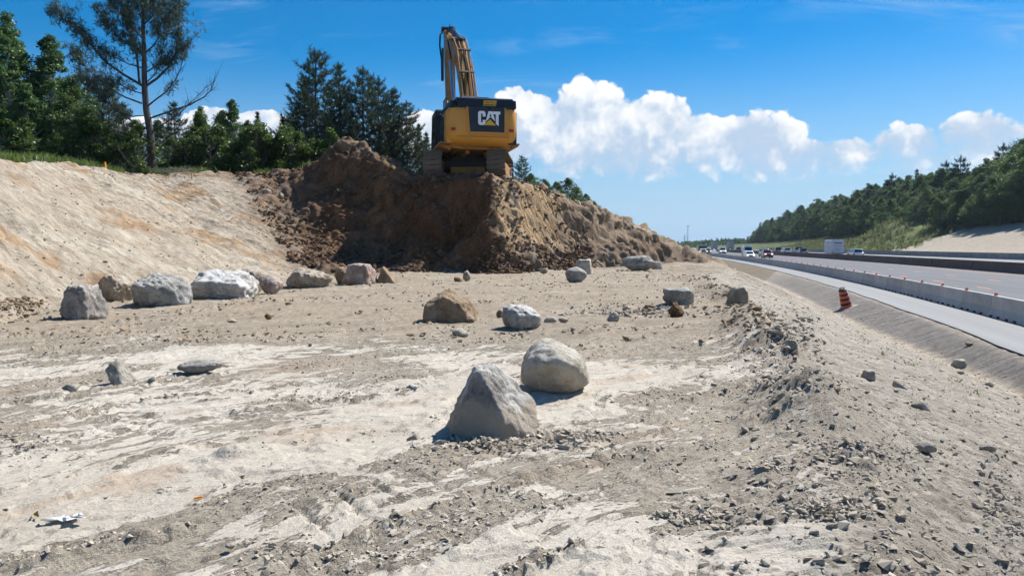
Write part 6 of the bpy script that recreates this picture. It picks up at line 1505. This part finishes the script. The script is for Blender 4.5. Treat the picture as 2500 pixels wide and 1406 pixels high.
    for _ in range(1700):                                   # denser crown around the upper stem
        t = rs.uniform(0, 1); zv = 200 - 800 * t; r = 2.3 * (1 - 0.75 * t); a = rs.uniform(0, 6.28); p = q(1085, zv) + Vector((math.cos(a), math.sin(a), 0)) * r * rs.uniform(0.1, 1) ** 0.6
        tips.append(p); dirs.append(Vector((math.cos(a) * 0.5, math.sin(a) * 0.5, 0.8)).normalized())
    V, F = tufts(np.array([v[:] for v in tips]), np.array([v[:] for v in dirs]), rs, 8, 0.22, 0.028, 0.8); new_obj('needles', np_mesh('needles', V, F), L_WHT, root)
tall_pine()

# ---- the wood beyond the highway
SKY_U = [1780, 1822, 1850, 1900, 1950, 2050, 2150, 2250, 2350, 2450, 2500, 2600, 2750]; SKY_V = [594, 580, 546, 524, 504, 478, 444, 428, 416, 380, 338, 318, 318]
def at_offset(u, d):
    best = None
    for y in np.linspace(30, 620, 1200):
        X, Yw = road_pt(float(y), d)
        if Yw < 20: continue
        e = abs(UC + FPX * X / Yw - u)
        if best is None or e < best[0]: best = (e, X, Yw)
    return best[1], best[2]
wr = random.Random(31)
for row, (d0, du, k) in enumerate(((60, 15, 0.66), (66, 17, 0.86), (75, 15, 1.0), (90, 22, 1.0))):
    u = 1826 + row * 6
    while u < 2700:
        x, y = at_offset(u, d0 + wr.uniform(-2.5, 2.5)); z = gz(x, y); vt = float(np.interp(u, SKY_U, SKY_V)); zt = EYE + (HZ - vt) / FPX * y
        h = max(3.0, (zt - z) * k * wr.uniform(0.78, 1.03)); kind = wr.choice(['broad0', 'broad1', 'broad2', 'broad0', 'broad1'])
        plant(kind, x, y, h, 'broadleaf tree in the dense wood on the bank beyond the highway', 'tree', 'broadleaf trees of the wood beyond the highway', z, wr.uniform(0.9, 1.25) * (1.25 if h < 9 else 1.0)); u += du * wr.uniform(0.7, 1.3)
for u, v, d0, k, lab in ((1854, 542, 62, 'young0', 'pointed conifer at the far left end of the wood'), (1925, 516, 66, 'young0', 'conifer top poking out in the left half of the wood'), (2122, 452, 70, 'wild0', 'dark bushy conifer rising mid-wood left of the dead-topped ones'),
                         (2172, 424, 75, 'wild0', 'thin dark ragged conifer top in the middle of the wood'), (2232, 414, 74, 'young1', 'symmetrical conifer standing above the wood'), (2302, 394, 75, 'wild0', 'ragged flat-branched pine left of its twin above the wood'),
                         (2338, 382, 74, 'wild0', 'ragged flat-branched pine right of its twin above the wood'), (2440, 352, 75, 'wild0', 'ragged pine near the right edge above the wood')):
    x, y = at_offset(u, d0); z = gz(x, y); zt = EYE + (HZ - v) / FPX * y; plant(k, x, y, zt - z, lab, 'tree', None, z, 0.85)
# ---- far woods: one mass
def far_wood():
    rs = np.random.RandomState(9); V, F = [], []; base = 0
    for i in range(420):
        u = rs.uniform(1560, 1860); Y = rs.uniform(620, 1300); p = at(u, 600, Y); con = rs.uniform() < 0.45 and u > 1715
        top = np.interp(u, [1560, 1650, 1700, 1740, 1800, 1860], [596, 591, 589, 587, 585, 583]) + rs.uniform(-2, 5) - (3.5 if con and rs.uniform() < 0.3 else 0); zt = EYE + (HZ - top) / FPX * Y; z0 = -2.0
        h = max(5, zt - z0); w = h * (0.22 if con else 0.42); n = 130
        t = rs.uniform(0, 1, n); a = rs.uniform(0, 6.28, n); r = w * ((1 - t) if con else np.sin(np.pi * (0.12 + 0.86 * t)) ** 0.7) * rs.uniform(0.3, 1, n) ** 0.5
        c = np.stack([p.x + r * np.cos(a), Y + r * np.sin(a), z0 + h * t], 1); v, f = leaf_quads(c, h * 0.16, rs); V.append(v); F.append(f + base); base += len(v)
    o = new_obj('far_wood', np_mesh('far_wood', np.concatenate(V), np.concatenate(F)), L_BRD); tag(o, 'hazy line of far-off woods on the horizon', 'wood', kind='stuff')
far_wood()
# ---- grass
def blades(name, label, x, y, h, mat, seed, nb=4, wd=0.02, cat='grass'):
    rs = np.random.RandomState(seed); z = hf(x, y); n = len(x); b = np.stack([x, y, z], 1); b = np.repeat(b, nb, 0) + np.concatenate([rs.normal(size=(n * nb, 2)) * np.repeat(h, nb)[:, None] * 0.25, np.zeros((n * nb, 1))], 1)
    d = rs.normal(size=(n * nb, 3)) * 0.45; d[:, 2] = 1; d *= (np.repeat(h, nb) * rs.uniform(0.5, 1.2, n * nb))[:, None]; w = np.cross(d, rs.normal(size=(n * nb, 3))); w /= np.linalg.norm(w, axis=1)[:, None]; w *= np.repeat(h, nb)[:, None] * wd
    b[:, 2] -= 0.02; V = np.stack([b - w, b + w, b + d], 1).reshape(-1, 3); o = new_obj(name, np_mesh(name, V, np.arange(len(V)).reshape(-1, 3)), mat); tag(o, label, cat, kind='stuff')
rs = np.random.RandomState(21)
n = 60000; y = rs.uniform(12, 47, n); x = -(rs.uniform(0.22, 0.85, n)) * (y + 2); z, P = hf(x, y, True)
k = (P['t'] > 1.03) & (P['t'] < 1.35) & ((P['wf'] < 0.6) | (x < -9)) & (fbm2(x * 0.5, y * 0.5, 3, 401) > -0.25) & (y < 46)
blades('grass', 'green grass strip along the crest of the cut slope', x[k], y[k], rs.uniform(0.15, 0.45, k.sum()), L_GRS, 1, 5, 0.09)
n = 26000; x = rs.uniform(60, 175, n); y = rs.uniform(110, 330, n); z, P = hf(x, y, True); k = (P['d'] > 36) & (P['d'] < 66) & (y > 183 - 9 * fbm2(x * 0.35, y * 0.35, 4, 201))
blades('grass', 'rough green grass on the far bank and mound', x[k], y[k], rs.uniform(0.4, 1.3, k.sum()), L_DRY, 2, 6, 0.12)
pts = [(2108, 830), (2150, 862), (2160, 868), (2222, 890), (2225, 893), (2218, 888), (2340, 925), (2330, 930), (2380, 962), (2105, 836), (2470, 1005)]
xs, ys_, zs = zip(*[ground_hit(*p) for p in pts]); xs = np.repeat(np.array(xs), 3) + rs.normal(size=33) * 0.06; ys_ = np.repeat(np.array(ys_), 3) + rs.normal(size=33) * 0.06
blades('weeds', 'sparse green weeds sprouting on the roadside slope', xs, ys_, rs.uniform(0.05, 0.11, 33), L_GRS, 3, 5, 0.12, 'weeds')
# ---- brushwood heap at the foot of the tall pine, and dry stalks on the slope
m = MB(); rr = random.Random(6)
bx0, by0, bz0 = ground_hit(415, 428)
for i in range(70):
    p = Vector((bx0 + rr.gauss(0, 0.55), by0 + 0.5 + rr.gauss(0, 0.25), 0)); p.z = gz(p.x, p.y) + rr.uniform(0, 0.25); a = rr.uniform(0, 6.28); e = p + Vector((math.cos(a), math.sin(a) * 0.5, rr.uniform(-0.1, 0.25))) * rr.uniform(0.3, 0.8); m.tube([p, p.lerp(e, 0.5) + Vector((0, 0, 0.05)), e], [0.014, 0.011, 0.005], 4, False)
o = m.build('brushwood', BK_G); tag(o, 'heap of dry brushwood at the foot of the tall pine', 'brushwood', kind='stuff')
# ================================================================== HAZE
hz = MB(); hz.box((900, 1600, 58), (5200, 3700, 132)); ho = hz.build('haze', None)
hm = bpy.data.materials.new('haze_air'); hm.use_nodes = True; hn = hm.node_tree; hn.nodes.clear()
ho_ = hn.nodes.new('ShaderNodeOutputMaterial'); pv = hn.nodes.new('ShaderNodeVolumePrincipled')
pv.inputs['Color'].default_value = (0.62, 0.78, 0.95, 1); pv.inputs['Density'].default_value = 0.00011; pv.inputs['Anisotropy'].default_value = 0.2
hn.links.new(pv.outputs[0], ho_.inputs['Volume']); ho.data.materials.append(hm); tag(ho, kind='stuff', label='thin blue summer haze over the whole valley', cat='haze')
